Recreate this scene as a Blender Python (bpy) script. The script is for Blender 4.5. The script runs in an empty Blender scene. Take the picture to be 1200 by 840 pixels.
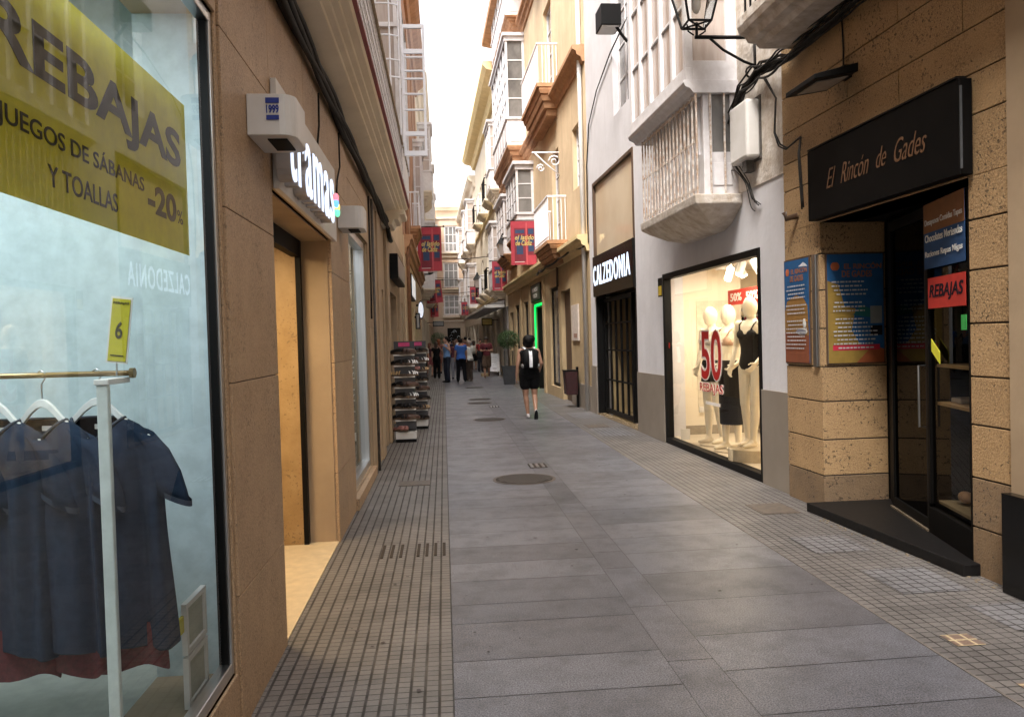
import bpy, bmesh, math, random
from mathutils import Matrix, Vector, Euler
from math import sin, cos, pi, radians
random.seed(7)
S = bpy.context.scene
COL = S.collection

# ------------------------------------------------------------------ camera
cam = bpy.data.objects.new('camera', bpy.data.cameras.new('camera'))
COL.objects.link(cam)
AX = [(0.995955, -0.085412, -0.027914), (0.029839, 0.021353, 0.999327), (-0.084758, -0.996117, 0.023815)]
m = Matrix.Identity(4)
for j in range(3):
    for i in range(3):
        m[i][j] = AX[j][i]
m.translation = (0, 0, 1.6)
cam.matrix_world = m
cam.data.sensor_width = 36
cam.data.lens = 933 * 36 / 1200
cam.data.clip_start = 0.05
cam.data.clip_end = 500
S.camera = cam

# ------------------------------------------------------------------ sky, sun, exposure
W = bpy.data.worlds.new('World'); S.world = W; W.use_nodes = True
nt = W.node_tree; nt.nodes.clear()
sky = nt.nodes.new('ShaderNodeTexSky'); sky.sky_type = 'NISHITA'; sky.sun_disc = False
sky.sun_elevation = radians(58); sky.sun_rotation = radians(215); sky.dust_density = 5; sky.air_density = 1.0
hs = nt.nodes.new('ShaderNodeHueSaturation'); hs.inputs['Saturation'].default_value = 0.22; hs.inputs['Value'].default_value = 1.0
bg = nt.nodes.new('ShaderNodeBackground'); bg.inputs['Strength'].default_value = 0.15
wo = nt.nodes.new('ShaderNodeOutputWorld')
nt.links.new(sky.outputs[0], hs.inputs['Color']); nt.links.new(hs.outputs[0], bg.inputs[0]); nt.links.new(bg.outputs[0], wo.inputs[0])
sun = bpy.data.objects.new('sun', bpy.data.lights.new('sun', 'SUN')); COL.objects.link(sun)
sun.data.energy = 1.5; sun.data.angle = radians(20); sun.data.color = (1, .93, .84)
# light comes from behind and left of the camera, high up
sd = Vector((sin(radians(215)) * cos(radians(58)), cos(radians(215)) * cos(radians(58)), sin(radians(58))))
sun.rotation_euler = sd.to_track_quat('Z', 'Y').to_euler()
S.view_settings.view_transform = 'Standard'
S.view_settings.look = 'None'
S.view_settings.exposure = 1.95
S.view_settings.gamma = 1
S.view_settings.use_curve_mapping = False
S.render.engine = 'CYCLES'
S.cycles.max_bounces = 8; S.cycles.diffuse_bounces = 4; S.cycles.transparent_max_bounces = 12

def area(name, loc, size, power, color, rot=(0, 0, 0), sy=None):
    l = bpy.data.lights.new(name, 'AREA'); l.energy = power; l.color = color; l.size = size
    if sy: l.shape = 'RECTANGLE'; l.size_y = sy
    o = bpy.data.objects.new(name, l); o.location = loc; o.rotation_euler = rot; COL.objects.link(o)
    return o

# ------------------------------------------------------------------ materials
def nodes(name):
    mt = bpy.data.materials.new(name); mt.use_nodes = True
    t = mt.node_tree; b = t.nodes['Principled BSDF']
    return mt, t, b
def N(t, kind, **kw):
    n = t.nodes.new(kind)
    for k, v in kw.items():
        if hasattr(n, k): setattr(n, k, v)
        else: n.inputs[k].default_value = v
    return n
def posn(t, scale=(1, 1, 1), obj=False):
    if obj: src = t.nodes.new('ShaderNodeTexCoord').outputs['Object']
    else: src = t.nodes.new('ShaderNodeNewGeometry').outputs['Position']
    mp = t.nodes.new('ShaderNodeMapping'); mp.inputs['Scale'].default_value = scale
    t.links.new(src, mp.inputs[0]); return mp.outputs[0]
def mixc(t, fac, a, b, mode='MIX'):
    n = t.nodes.new('ShaderNodeMix'); n.data_type = 'RGBA'; n.blend_type = mode
    for s, v in ((n.inputs[0], fac), (n.inputs[6], a), (n.inputs[7], b)):
        if hasattr(v, 'is_linked'): t.links.new(v, s)
        else: s.default_value = v if not isinstance(v, tuple) else (*v[:3], 1)
    return n.outputs[2]
def ramp(t, v, a, b):
    n = t.nodes.new('ShaderNodeMapRange'); n.inputs[1].default_value = a; n.inputs[2].default_value = b
    t.links.new(v, n.inputs[0]); return n.outputs[0]
def mat(name, c1, c2=None, ns=3.0, rough=.6, bump=0, bs=60, metal=0, pits=0, pscale=60, streak=0, spec=.5, obj=False, grime=0, stretch=(1, 1, 1), coat=0):
    mt, t, b = nodes(name)
    b.inputs['Roughness'].default_value = rough; b.inputs['Metallic'].default_value = metal
    b.inputs['Specular IOR Level'].default_value = spec
    if coat: b.inputs['Coat Weight'].default_value = coat
    p = posn(t, stretch, obj)
    col = None
    if c2:
        n = N(t, 'ShaderNodeTexNoise', Scale=ns, Detail=8.0, Roughness=.62); t.links.new(p, n.inputs['Vector'])
        col = mixc(t, ramp(t, n.outputs[0], .36, .64), c1, c2)
    else:
        col = mixc(t, 0.0, c1, c1)
    if streak:
        p2 = posn(t, (3, 3, .25)); n = N(t, 'ShaderNodeTexNoise', Scale=2.2, Detail=6.0); t.links.new(p2, n.inputs['Vector'])
        mm = t.nodes.new('ShaderNodeMath'); mm.operation = 'MULTIPLY'; mm.inputs[1].default_value = streak
        t.links.new(ramp(t, n.outputs[0], .52, .8), mm.inputs[0])
        col = mixc(t, mm.outputs[0], col, tuple(x * .45 for x in c1))
    if grime:
        n = N(t, 'ShaderNodeTexNoise', Scale=.9, Detail=10.0, Roughness=.7); t.links.new(p, n.inputs['Vector'])
        mm = t.nodes.new('ShaderNodeMath'); mm.operation = 'MULTIPLY'; mm.inputs[1].default_value = grime
        t.links.new(ramp(t, n.outputs[0], .5, .75), mm.inputs[0])
        col = mixc(t, mm.outputs[0], col, tuple(x * .35 for x in c1))
    if pits:
        ri = t.nodes.new('ShaderNodeNewGeometry').outputs['Random Per Island']
        mr = t.nodes.new('ShaderNodeMapRange'); mr.inputs[3].default_value = .80; mr.inputs[4].default_value = 1.14; t.links.new(ri, mr.inputs[0])
        cc = t.nodes.new('ShaderNodeCombineXYZ'); [t.links.new(mr.outputs[0], cc.inputs[i]) for i in range(3)]
        col = mixc(t, 1.0, col, cc.outputs[0], 'MULTIPLY')
    hsrc = None
    if pits:
        n = N(t, 'ShaderNodeTexNoise', Scale=pscale, Detail=3.0, Roughness=.6); t.links.new(p, n.inputs['Vector'])
        n2 = N(t, 'ShaderNodeTexNoise', Scale=pscale * 2.7, Detail=2.0); t.links.new(p, n2.inputs['Vector'])
        lo = N(t, 'ShaderNodeTexNoise', Scale=3.1, Detail=3.0); t.links.new(p, lo.inputs['Vector'])
        ad0 = t.nodes.new('ShaderNodeMath'); ad0.operation = 'MULTIPLY_ADD'; ad0.inputs[1].default_value = .34; t.links.new(lo.outputs[0], ad0.inputs[0]); t.links.new(n.outputs[0], ad0.inputs[2])
        pm = ramp(t, ad0.outputs[0], .785, .85)
        mm = t.nodes.new('ShaderNodeMath'); mm.operation = 'MULTIPLY'; mm.inputs[1].default_value = pits; t.links.new(pm, mm.inputs[0])
        col = mixc(t, ramp(t, n2.outputs[0], .35, .65), col, tuple(min(1, x * 1.35) for x in c1)) if pits > .5 else col
        col = mixc(t, mm.outputs[0], col, tuple(x * .22 for x in c1))
        inv = t.nodes.new('ShaderNodeMath'); inv.operation = 'SUBTRACT'; inv.inputs[0].default_value = 1; t.links.new(mm.outputs[0], inv.inputs[1])
        hsrc = inv.outputs[0]
    t.links.new(col, b.inputs['Base Color'])
    if bump:
        n = N(t, 'ShaderNodeTexNoise', Scale=bs, Detail=5.0); t.links.new(p, n.inputs['Vector'])
        h = n.outputs[0]
        if hsrc:
            ad = t.nodes.new('ShaderNodeMath'); ad.operation = 'ADD'; t.links.new(h, ad.inputs[0]); t.links.new(hsrc, ad.inputs[1]); h = ad.outputs[0]
        bp = N(t, 'ShaderNodeBump', Strength=bump, Distance=.01); t.links.new(h, bp.inputs['Height']); t.links.new(bp.outputs[0], b.inputs['Normal'])
    return mt
def emit(name, c, s):
    mt, t, b = nodes(name); b.inputs['Base Color'].default_value = (*c, 1)
    b.inputs['Emission Color'].default_value = (*c, 1); b.inputs['Emission Strength'].default_value = s; return mt
def glass(name, tint=(.95, .98, .97), boost=1.8, rough=0.0, base=.0):
    mt = bpy.data.materials.new(name); mt.use_nodes = True; t = mt.node_tree; t.nodes.clear()
    o = t.nodes.new('ShaderNodeOutputMaterial'); mx = t.nodes.new('ShaderNodeMixShader')
    tr = t.nodes.new('ShaderNodeBsdfTransparent'); tr.inputs[0].default_value = (*tint, 1)
    gl = t.nodes.new('ShaderNodeBsdfGlossy'); gl.inputs['Roughness'].default_value = rough
    fr = t.nodes.new('ShaderNodeFresnel'); fr.inputs[0].default_value = 1.5
    mm = t.nodes.new('ShaderNodeMath'); mm.operation = 'MULTIPLY_ADD'; mm.inputs[1].default_value = boost; mm.inputs[2].default_value = base; mm.use_clamp = True
    t.links.new(fr.outputs[0], mm.inputs[0]); t.links.new(mm.outputs[0], mx.inputs[0])
    t.links.new(tr.outputs[0], mx.inputs[1]); t.links.new(gl.outputs[0], mx.inputs[2]); t.links.new(mx.outputs[0], o.inputs[0])
    return mt

def grid_tiles(name, c1, c2, px, py, gx, gy, plate, rough=.5, groove=(.03, .026, .023), redx=None):
    """hydraulic paving tiles: small pads cut by grooves, plates of slightly different tone"""
    mt, t, b = nodes(name)
    g = t.nodes.new('ShaderNodeNewGeometry'); sp = t.nodes.new('ShaderNodeSeparateXYZ'); t.links.new(g.outputs['Position'], sp.inputs[0])
    def ma(op, a, bb=None, c=None):
        n = t.nodes.new('ShaderNodeMath'); n.operation = op
        for i, v in enumerate((a, bb, c)):
            if v is None: continue
            if hasattr(v, 'is_linked'): t.links.new(v, n.inputs[i])
            else: n.inputs[i].default_value = v
        return n.outputs[0]
    def gr(axis, p, w):
        f = ma('FRACT', ma('DIVIDE', axis, p)); d = ma('ABSOLUTE', ma('SUBTRACT', f, .5))
        return ramp(t, d, .5 - w, .5 - w * .45)
    G = ma('MAXIMUM', gr(sp.outputs[0], px, gx), gr(sp.outputs[1], py, gy))
    cx = ma('FLOOR', ma('DIVIDE', sp.outputs[0], plate)); cy = ma('FLOOR', ma('DIVIDE', sp.outputs[1], plate))
    cb = t.nodes.new('ShaderNodeCombineXYZ'); t.links.new(cx, cb.inputs[0]); t.links.new(cy, cb.inputs[1])
    wn = t.nodes.new('ShaderNodeTexWhiteNoise'); t.links.new(cb.outputs[0], wn.inputs['Vector'])
    n = N(t, 'ShaderNodeTexNoise', Scale=1.3, Detail=8.0, Roughness=.65); t.links.new(g.outputs['Position'], n.inputs['Vector'])
    n3 = N(t, 'ShaderNodeTexNoise', Scale=90.0, Detail=3.0); t.links.new(g.outputs['Position'], n3.inputs['Vector'])
    col = mixc(t, ramp(t, n.outputs[0], .35, .65), c1, c2)
    col = mixc(t, ma('MULTIPLY', wn.outputs[0], .35), col, tuple(x * 1.7 for x in c1))
    col = mixc(t, ma('MULTIPLY', ramp(t, n3.outputs[0], .4, .7), .45), col, tuple(x * .45 for x in c1))
    n5 = N(t, 'ShaderNodeTexNoise', Scale=4.5, Detail=7.0, Roughness=.7); t.links.new(g.outputs['Position'], n5.inputs['Vector'])
    col = mixc(t, ma('MULTIPLY', ramp(t, n5.outputs[0], .5, .72), .6), col, tuple(x * .42 for x in c1))
    pc = t.nodes.new('ShaderNodeCombineXYZ'); t.links.new(ma('FLOOR', ma('DIVIDE', sp.outputs[0], px)), pc.inputs[0]); t.links.new(ma('FLOOR', ma('DIVIDE', sp.outputs[1], py)), pc.inputs[1])
    wp = t.nodes.new('ShaderNodeTexWhiteNoise'); t.links.new(pc.outputs[0], wp.inputs['Vector'])
    col = mixc(t, ma('MULTIPLY', wp.outputs[0], .30), col, tuple(x * 1.5 for x in c1))
    col = mixc(t, ma('MULTIPLY', G, ramp(t, n5.outputs[0], .15, .55)), col, groove)
    t.links.new(col, b.inputs['Base Color'])
    b.inputs['Specular IOR Level'].default_value = .45
    t.links.new(ma('ADD', ma('MULTIPLY', G, .3), ma('MULTIPLY_ADD', n.outputs[0], .3, rough - .15)), b.inputs['Roughness'])
    h = ma('ADD', ma('ADD', ma('SUBTRACT', 1.0, G), ma('MULTIPLY', wp.outputs[0], .5)), ma('MULTIPLY', n3.outputs[0], .25))
    bp = N(t, 'ShaderNodeBump', Strength=.7, Distance=.006); t.links.new(h, bp.inputs['Height']); t.links.new(bp.outputs[0], b.inputs['Normal'])
    return mt
def slab_mat(name):
    mt, t, b = nodes(name)
    at = t.nodes.new('ShaderNodeAttribute'); at.attribute_name = 'tone'
    p = t.nodes.new('ShaderNodeNewGeometry').outputs['Position']
    n1 = N(t, 'ShaderNodeTexNoise', Scale=130.0, Detail=3.0, Roughness=.7); t.links.new(p, n1.inputs['Vector'])
    n2 = N(t, 'ShaderNodeTexNoise', Scale=2.6, Detail=10.0, Roughness=.76); t.links.new(p, n2.inputs['Vector'])
    n4 = N(t, 'ShaderNodeTexNoise', Scale=6.0, Detail=4.0, Roughness=.6); t.links.new(p, n4.inputs['Vector'])
    col = mixc(t, ramp(t, n1.outputs[0], .38, .62), (.036, .036, .042), (.205, .204, .220))
    col = mixc(t, 1.0, col, at.outputs['Color'], 'MULTIPLY')
    col = mixc(t, ramp(t, n2.outputs[0], .46, .80), col, (.045, .042, .043))
    sp = ramp(t, n4.outputs[0], .66, .71); mm = t.nodes.new('ShaderNodeMath'); mm.operation = 'MULTIPLY'; mm.inputs[1].default_value = .55; t.links.new(sp, mm.inputs[0])
    col = mixc(t, mm.outputs[0], col, (.06, .052, .05))
    t.links.new(col, b.inputs['Base Color'])
    rr = t.nodes.new('ShaderNodeMath'); rr.operation = 'MULTIPLY_ADD'; rr.inputs[1].default_value = .35; rr.inputs[2].default_value = .22
    t.links.new(n2.outputs[0], rr.inputs[0]); t.links.new(rr.outputs[0], b.inputs['Roughness'])
    b.inputs['Specular IOR Level'].default_value = .5
    bp = N(t, 'ShaderNodeBump', Strength=.25, Distance=.004); t.links.new(n1.outputs[0], bp.inputs['Height']); t.links.new(bp.outputs[0], b.inputs['Normal'])
    return mt

X = {}
def _n(): pass
X['tileL'] = grid_tiles('tiles_left', (.150, .136, .124), (.085, .078, .071), .0660, .0560, .13, .07, .198, .5)
X['tileR'] = grid_tiles('tiles_right', (.135, .123, .115), (.09, .082, .08), .0660, .0660, .09, .09, .198, .46)
X['slab'] = slab_mat('granite_slab')
X['grout'] = mat('grout', (.055, .05, .048), (.12, .11, .10), 12, .9)
X['earth'] = mat('earth', (.12, .11, .1), (.16, .15, .14), 2, .9)
X['stoneL'] = mat('stone_left', (.335, .225, .132), (.235, .150, .084), 5, .5, .3, 70, pits=.6, pscale=55, streak=.12, grime=.35)
X['stoneLd'] = mat('stone_jamb', (.40, .265, .125), (.29, .18, .075), 3.5, .5, .2, 50, pits=.5, pscale=45, grime=.3)
X['stoneR'] = mat('stone_right', (.32, .205, .10), (.215, .132, .062), 3.5, .75, .6, 60, pits=.9, pscale=42, grime=.45)
X['stoneRd'] = mat('stone_right_base', (.15, .10, .058), (.25, .16, .083), 5, .75, .6, 60, pits=.9, pscale=42, grime=.6)
X['joint'] = mat('joint', (.035, .025, .018), rough=.9)
X['plasterL'] = mat('plaster_left', (.37, .27, .17), (.30, .215, .135), 1.6, .75, .15, 30, streak=.3, grime=.25)
X['plasterY'] = mat('plaster_yellow', (.64, .49, .31), (.54, .40, .25), 1.4, .8, .25, 25, streak=.35, grime=.2)
X['plasterYg'] = mat('plaster_ground', (.46, .34, .19), (.38, .28, .16), 1.6, .75, .2, 25, streak=.3, grime=.25)
X['white'] = mat('plaster_white', (.61, .595, .615), (.54, .525, .54), 1.4, .75, .35, 14, streak=.16, grime=.14)
X['whiteold'] = mat('plaster_peeling', (.62, .57, .52), (.42, .35, .28), 7, .85, .9, 26, streak=.25)
X['socle'] = mat('grey_cladding', (.255, .215, .175), (.215, .18, .145), 2, .5, .08, 60, grime=.15)
X['wpaint'] = mat('white_paint', (.70, .68, .69), (.60, .57, .57), 9, .5, .15, 30, streak=.12)
X['wmetal'] = mat('white_metal', (.78, .78, .82), rough=.4)
X['rustwhite'] = mat('rusty_white_iron', (.66, .62, .58), (.36, .24, .16), 16, .7, .4, 60)
X['cream'] = mat('cream_render', (.80, .70, .54), (.72, .62, .47), 1.2, .75, .12, 25, streak=.15)
X['red'] = mat('red_trim', (.22, .012, .012), (.14, .012, .012), 5, .6)
X['orange'] = mat('orange_stone', (.46, .25, .13), (.34, .175, .085), 5, .8, .4, 30, streak=.4)
X['ycorn'] = mat('yellow_cornice', (.72, .56, .30), (.62, .48, .25), 3, .8, .2, 30)
X['peach'] = mat('peach_render', (.60, .45, .33), (.54, .40, .29), .8, .8, streak=.15)
X['palecream'] = mat('pale_cream', (.70, .62, .50), (.62, .54, .43), .8, .8, streak=.15)
X['grey'] = mat('grey_stone', (.22, .205, .20), (.17, .16, .155), 3, .6, .2, 40)
X['black'] = mat('black_metal', (.004, .0037, .0036), rough=.5, spec=.14)
X['blackgloss'] = mat('black_gloss', (.004, .0035, .003), rough=.16, spec=.3)
X['blackmatt'] = mat('black_matt', (.0035, .003, .0028), (.0025, .0022, .002), 4, .6, spec=.10)
X['cable'] = mat('cable_rubber', (.006, .0055, .005), (.022, .018, .015), 30, .6, spec=.25)
X['cablegrey'] = mat('cable_grey', (.10, .09, .08), (.05, .045, .04), 30, .6)
X['steel'] = mat('brushed_steel', (.55, .55, .55), rough=.3, metal=1)
X['brass'] = mat('aged_brass', (.42, .31, .17), (.32, .23, .12), 8, .35, metal=.8)
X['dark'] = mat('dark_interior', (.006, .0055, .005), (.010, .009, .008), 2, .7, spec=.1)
X['winglass'] = mat('window_dark_glass', (.10, .095, .09), (.20, .19, .18), 1.7, .08, stretch=(1, 1, .6))
X['curtain'] = mat('window_curtain_glass', (.40, .33, .29), (.48, .41, .37), 5, .12, stretch=(4, 4, .5))
X['glass'] = glass('shop_glass', (.92, .97, .98), .62, 0.0, .0)
X['glassR'] = glass('clear_glass', (.97, .98, .97), .9)
X['glassD'] = glass('tinted_glass', (.20, .18, .16), .4)
X['glassC'] = glass('case_glass', (.62, .58, .52), .4)
X['panelbeige'] = mat('reflection_beige_panel', (.74, .60, .42), (.66, .52, .36), .8, .06, coat=.5)  # base colour carries the reflection of the sunlit building opposite
X['brown'] = mat('brown_wood', (.10, .055, .03), (.06, .035, .02), 8, .55, stretch=(1, 1, .2))
X['leaf'] = mat('leaf', (.035, .075, .022), (.06, .12, .03), 14, .5, obj=True)
X['skin'] = mat('skin_tan', (.40, .22, .145), (.36, .19, .12), 9, .5, obj=True)
X['skin2'] = mat('skin_fair', (.50, .30, .22), (.45, .25, .18), 9, .5, obj=True)
X['dummy'] = mat('mannequin_plastic', (.74, .66, .52), rough=.35)
X['shopwall'] = mat('shop_wall', (.74, .66, .53), (.70, .62, .49), 1.5, .7)
X['shopfloor'] = mat('shop_floor', (.62, .53, .40), (.56, .47, .35), 6, .3)
X['lettering'] = emit('white_letters', (.68, .80, 1.0), .33)
X['wplastic'] = mat('white_plastic', (.62, .60, .58), (.56, .54, .51), 4, .45)
def flat(name, c, rough=.7, metal=0): 
    dk = max(c) < .035
    if name not in X: X[name] = mat(name, tuple(x * (.5 if dk else 1) for x in c), tuple(x * (.36 if dk else .82) for x in c), 12, rough, metal=metal, obj=True, spec=.18 if dk else .45)
    return X[name]

# ------------------------------------------------------------------ mesh builder
FL = lambda s, d, z: (-.88 + d, s, z)
FR = lambda s, d, z: (3.55 - .024 * s - d, s, z)
FW = lambda x, y, z: (x, y, z)
def wpos(o):
    p = Vector((0, 0, 0))
    while o: p += o.location; o = o.parent
    return p
class MB:
    def __init__(s, T=FW): s.v = []; s.f = []; s.T = T; s.mi = []; s.cm = 0; s.tone = None
    def add(s, vs, fs):
        o = len(s.v); s.v += [s.T(*p) for p in vs]; s.f += [[i + o for i in f] for f in fs]; s.mi += [s.cm] * len(fs); return s
    def box(s, a0, a1, b0, b1, c0, c1):
        vs = [(x, y, z) for x in (a0, a1) for y in (b0, b1) for z in (c0, c1)]
        return s.add(vs, [(0, 1, 3, 2), (4, 6, 7, 5), (0, 4, 5, 1), (2, 3, 7, 6), (0, 2, 6, 4), (1, 5, 7, 3)])
    def quad(s, *p): return s.add(list(p), [tuple(range(len(p)))])
    def prism(s, prof, a0, a1, ends=True):
        """prof: closed polygon of (d,z) extruded along s from a0 to a1"""
        n = len(prof); vs = [(a0, d, z) for d, z in prof] + [(a1, d, z) for d, z in prof]
        fs = [(i, (i + 1) % n, n + (i + 1) % n, n + i) for i in range(n)]
        if ends: fs += [tuple(range(n)), tuple(range(2 * n - 1, n - 1, -1))]
        return s.add(vs, fs)
    def vprism(s, prof, z0, z1):
        n = len(prof); vs = [(a, b, z0) for a, b in prof] + [(a, b, z1) for a, b in prof]
        return s.add(vs, [(i, (i + 1) % n, n + (i + 1) % n, n + i) for i in range(n)] + [tuple(range(n)), tuple(range(2 * n - 1, n - 1, -1))])
    def rings(s, rs, cap=True, closed=True):
        n = len(rs[0]); vs = [p for r in rs for p in r]; fs = []
        for k in range(len(rs) - 1):
            for i in range(n if closed else n - 1):
                j = (i + 1) % n; fs.append((k * n + i, k * n + j, (k + 1) * n + j, (k + 1) * n + i))
        if cap: fs += [tuple(range(n)), tuple((len(rs) - 1) * n + i for i in range(n))]
        return s.add(vs, fs)
    def tube(s, pts, r, n=6, r2=None):
        P = [Vector(p) for p in pts]; rs = []; up = Vector((.13, .29, .95)).normalized()
        for i, p in enumerate(P):
            t = (P[min(i + 1, len(P) - 1)] - P[max(i - 1, 0)]);
            if t.length < 1e-9: t = Vector((0, 0, 1))
            t.normalize(); a = t.cross(up)
            if a.length < .05: a = t.cross(Vector((1, 0, 0)))
            a.normalize(); b = t.cross(a); rr = r if r2 is None else r + (r2 - r) * i / (len(P) - 1)
            rs.append([tuple(p + a * rr * cos(2 * pi * k / n) + b * rr * sin(2 * pi * k / n)) for k in range(n)])
        return s.rings(rs)
    def lathe(s, prof, c=(0, 0, 0), n=20):
        return s.rings([[(c[0] + r * cos(2 * pi * k / n), c[1] + r * sin(2 * pi * k / n), c[2] + z) for k in range(n)] for r, z in prof])
    def ell(s, c, r, nu=14, nv=9, rot=None):
        rs = []
        for j in range(1, nv):
            th = pi * j / nv; ring = []
            for i in range(nu):
                ph = 2 * pi * i / nu; p = Vector((r[0] * sin(th) * cos(ph), r[1] * sin(th) * sin(ph), r[2] * cos(th)))
                if rot: p = rot @ p
                ring.append((c[0] + p.x, c[1] + p.y, c[2] + p.z))
            rs.append(ring)
        return s.rings(rs)
    def cap(s, p0, p1, r0, r1, n=12):
        a = Vector(p0); b = Vector(p1); t = (b - a); L = t.length; t.normalize()
        pts = []; rr = []
        for k in (-1, -.86, -.5, 0): pts.append(a + t * r0 * k); rr.append(r0 * math.sqrt(max(.0005, 1 - k * k)))
        for k in (0, .5, .86, 1): pts.append(b + t * r1 * k); rr.append(r1 * math.sqrt(max(.0005, 1 - k * k)))
        up = Vector((.13, .29, .95)).normalized(); q = t.cross(up)
        if q.length < .05: q = t.cross(Vector((1, 0, 0)))
        q.normalize(); w = t.cross(q)
        return s.rings([[tuple(p + q * r * cos(2 * pi * k / n) + w * r * sin(2 * pi * k / n)) for k in range(n)] for p, r in zip(pts, rr)])
    def loft(s, secs, n=20, cap=True):
        """secs: (z, cx, cy, rx, ry)"""
        return s.rings([[(cx + rx * cos(2 * pi * k / n), cy + ry * sin(2 * pi * k / n), z) for k in range(n)] for z, cx, cy, rx, ry in secs], cap)
    def build(s, name, mats, parent=None, label=None, smooth=False, bevel=0, local=False, normals=True, vox=0, sm=0, kind=None, sub=0):
        me = bpy.data.meshes.new(name); off = Vector((0, 0, 0)) if (local or not parent) else wpos(parent)
        me.from_pydata([(Vector(p) - off) for p in s.v], [], s.f)
        for q in (mats if isinstance(mats, (list, tuple)) else [mats]): me.materials.append(q)
        me.polygons.foreach_set('material_index', s.mi)
        if normals and s.f:
            bm = bmesh.new(); bm.from_mesh(me); bmesh.ops.recalc_face_normals(bm, faces=bm.faces); bm.to_mesh(me); bm.free()
        if smooth: me.polygons.foreach_set('use_smooth', [True] * len(me.polygons))
        o = bpy.data.objects.new(name, me); COL.objects.link(o)
        if parent: o.parent = parent
        if label: o['label'] = label
        if kind: o['kind'] = kind
        if bevel:
            bv = o.modifiers.new('b', 'BEVEL'); bv.width = bevel; bv.segments = 2; bv.limit_method = 'ANGLE'; bv.angle_limit = radians(40)
        if vox:
            r = o.modifiers.new('r', 'REMESH'); r.mode = 'VOXEL'; r.voxel_size = vox; r.use_smooth_shade = True
            if sm: q = o.modifiers.new('s', 'SMOOTH'); q.factor = .6; q.iterations = sm
        return o
def tag(o, label, cat, group=None):
    o['label'] = label; o['category'] = cat
    if group: o['group'] = group
    return o
def thing(name, label, cat, loc=(0, 0, 0), rz=0, group=None, scale=1):
    o = bpy.data.objects.new(name, None); COL.objects.link(o); o.location = loc; o.rotation_euler = (0, 0, rz); o.empty_display_size = .2
    if scale != 1: o.scale = (scale,) * 3
    return tag(o, label, cat, group)
def struct(o): o['kind'] = 'structure'; return o
def stuff(o): o['kind'] = 'stuff'; return o
def clone(o, parent=None):
    c = o.copy(); COL.objects.link(c)
    if parent: c.parent = parent
    for ch in list(o.children): clone(ch, c)
    return c

def text_mesh(txt, bold=0.0, extrude=.004, shear=0, spacing=1.0, res=4):
    cu = bpy.data.curves.new('t', 'FONT'); cu.body = txt; cu.size = 1.0; cu.extrude = extrude; cu.offset = bold; cu.shear = shear
    cu.space_character = spacing; cu.resolution_u = res
    o = bpy.data.objects.new('t', cu); COL.objects.link(o); bpy.context.view_layer.update()
    me = bpy.data.meshes.new_from_object(o.evaluated_get(bpy.context.evaluated_depsgraph_get()))
    vs = [tuple(v.co) for v in me.vertices]; fs = [tuple(p.vertices) for p in me.polygons]
    bpy.data.objects.remove(o); bpy.data.meshes.remove(me); bpy.data.curves.remove(cu)
    x0 = min(v[0] for v in vs); x1 = max(v[0] for v in vs); y0 = min(v[1] for v in vs); y1 = max(v[1] for v in vs)
    return vs, fs, (x0, x1, y0, y1)
def text(mb, txt, a0, a1, d, z0, z1, axis='s', bold=.0, depth=.004, shear=0, spacing=1.0):
    """fit txt in the rectangle a0->a1 (reading direction) x z0->z1; frames: (a, d, z)"""
    vs, fs, (x0, x1, y0, y1) = text_mesh(txt, bold, .5, shear, spacing)
    q = []
    for x, y, z in vs:
        q.append((a0 + (a1 - a0) * (x - x0) / (x1 - x0), d + depth * (z + .5) if axis == 's' else d - depth * (z + .5), z0 + (z1 - z0) * (y - y0) / (y1 - y0)))
    mb.add(q, fs)

# ------------------------------------------------------------------ facade parts
def wallgrid(mb, s0, s1, z0, z1, holes, d=0.0, t=.22):
    ss = sorted(set([s0, s1] + [v for h in holes for v in h[:2] if s0 < v < s1])); zs = sorted(set([z0, z1] + [v for h in holes for v in h[2:4] if z0 < v < z1]))
    solid = {}
    for i in range(len(ss) - 1):
        for j in range(len(zs) - 1):
            cs = (ss[i] + ss[i + 1]) / 2; cz = (zs[j] + zs[j + 1]) / 2
            solid[i, j] = not any(h[0] < cs < h[1] and h[2] < cz < h[3] for h in holes)
    for (i, j), k in solid.items():
        if not k: continue
        a, b, c, e = ss[i], ss[i + 1], zs[j], zs[j + 1]
        mb.quad((a, d, c), (b, d, c), (b, d, e), (a, d, e)); mb.quad((a, d - t, c), (b, d - t, c), (b, d - t, e), (a, d - t, e))
        if not solid.get((i - 1, j)): mb.quad((a, d, c), (a, d - t, c), (a, d - t, e), (a, d, e))
        if not solid.get((i + 1, j)): mb.quad((b, d, c), (b, d - t, c), (b, d - t, e), (b, d, e))
        if not solid.get((i, j - 1)): mb.quad((a, d, c), (a, d - t, c), (b, d - t, c), (b, d, c))
        if not solid.get((i, j + 1)): mb.quad((a, d, e), (a, d - t, e), (b, d - t, e), (b, d, e))
def shell(T, s0, s1, z1, parent, mt, dep=8.0):
    mb = MB(T); mb.box(s0 + .01, s1 - .01, -dep, -.23, z1 - .3, z1 - .02); mb.build('roof', mt, parent)
    mb = MB(T); mb.box(s0 + .01, s1 - .01, -dep - .2, -dep, 0, z1 - .3)
    mb.box(s0 + .01, s0 + .15, -dep, -.23, 0, z1 - .3); mb.box(s1 - .15, s1 - .01, -dep, -.23, 0, z1 - .3)
    mb.build('side_wall', mt, parent)
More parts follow.
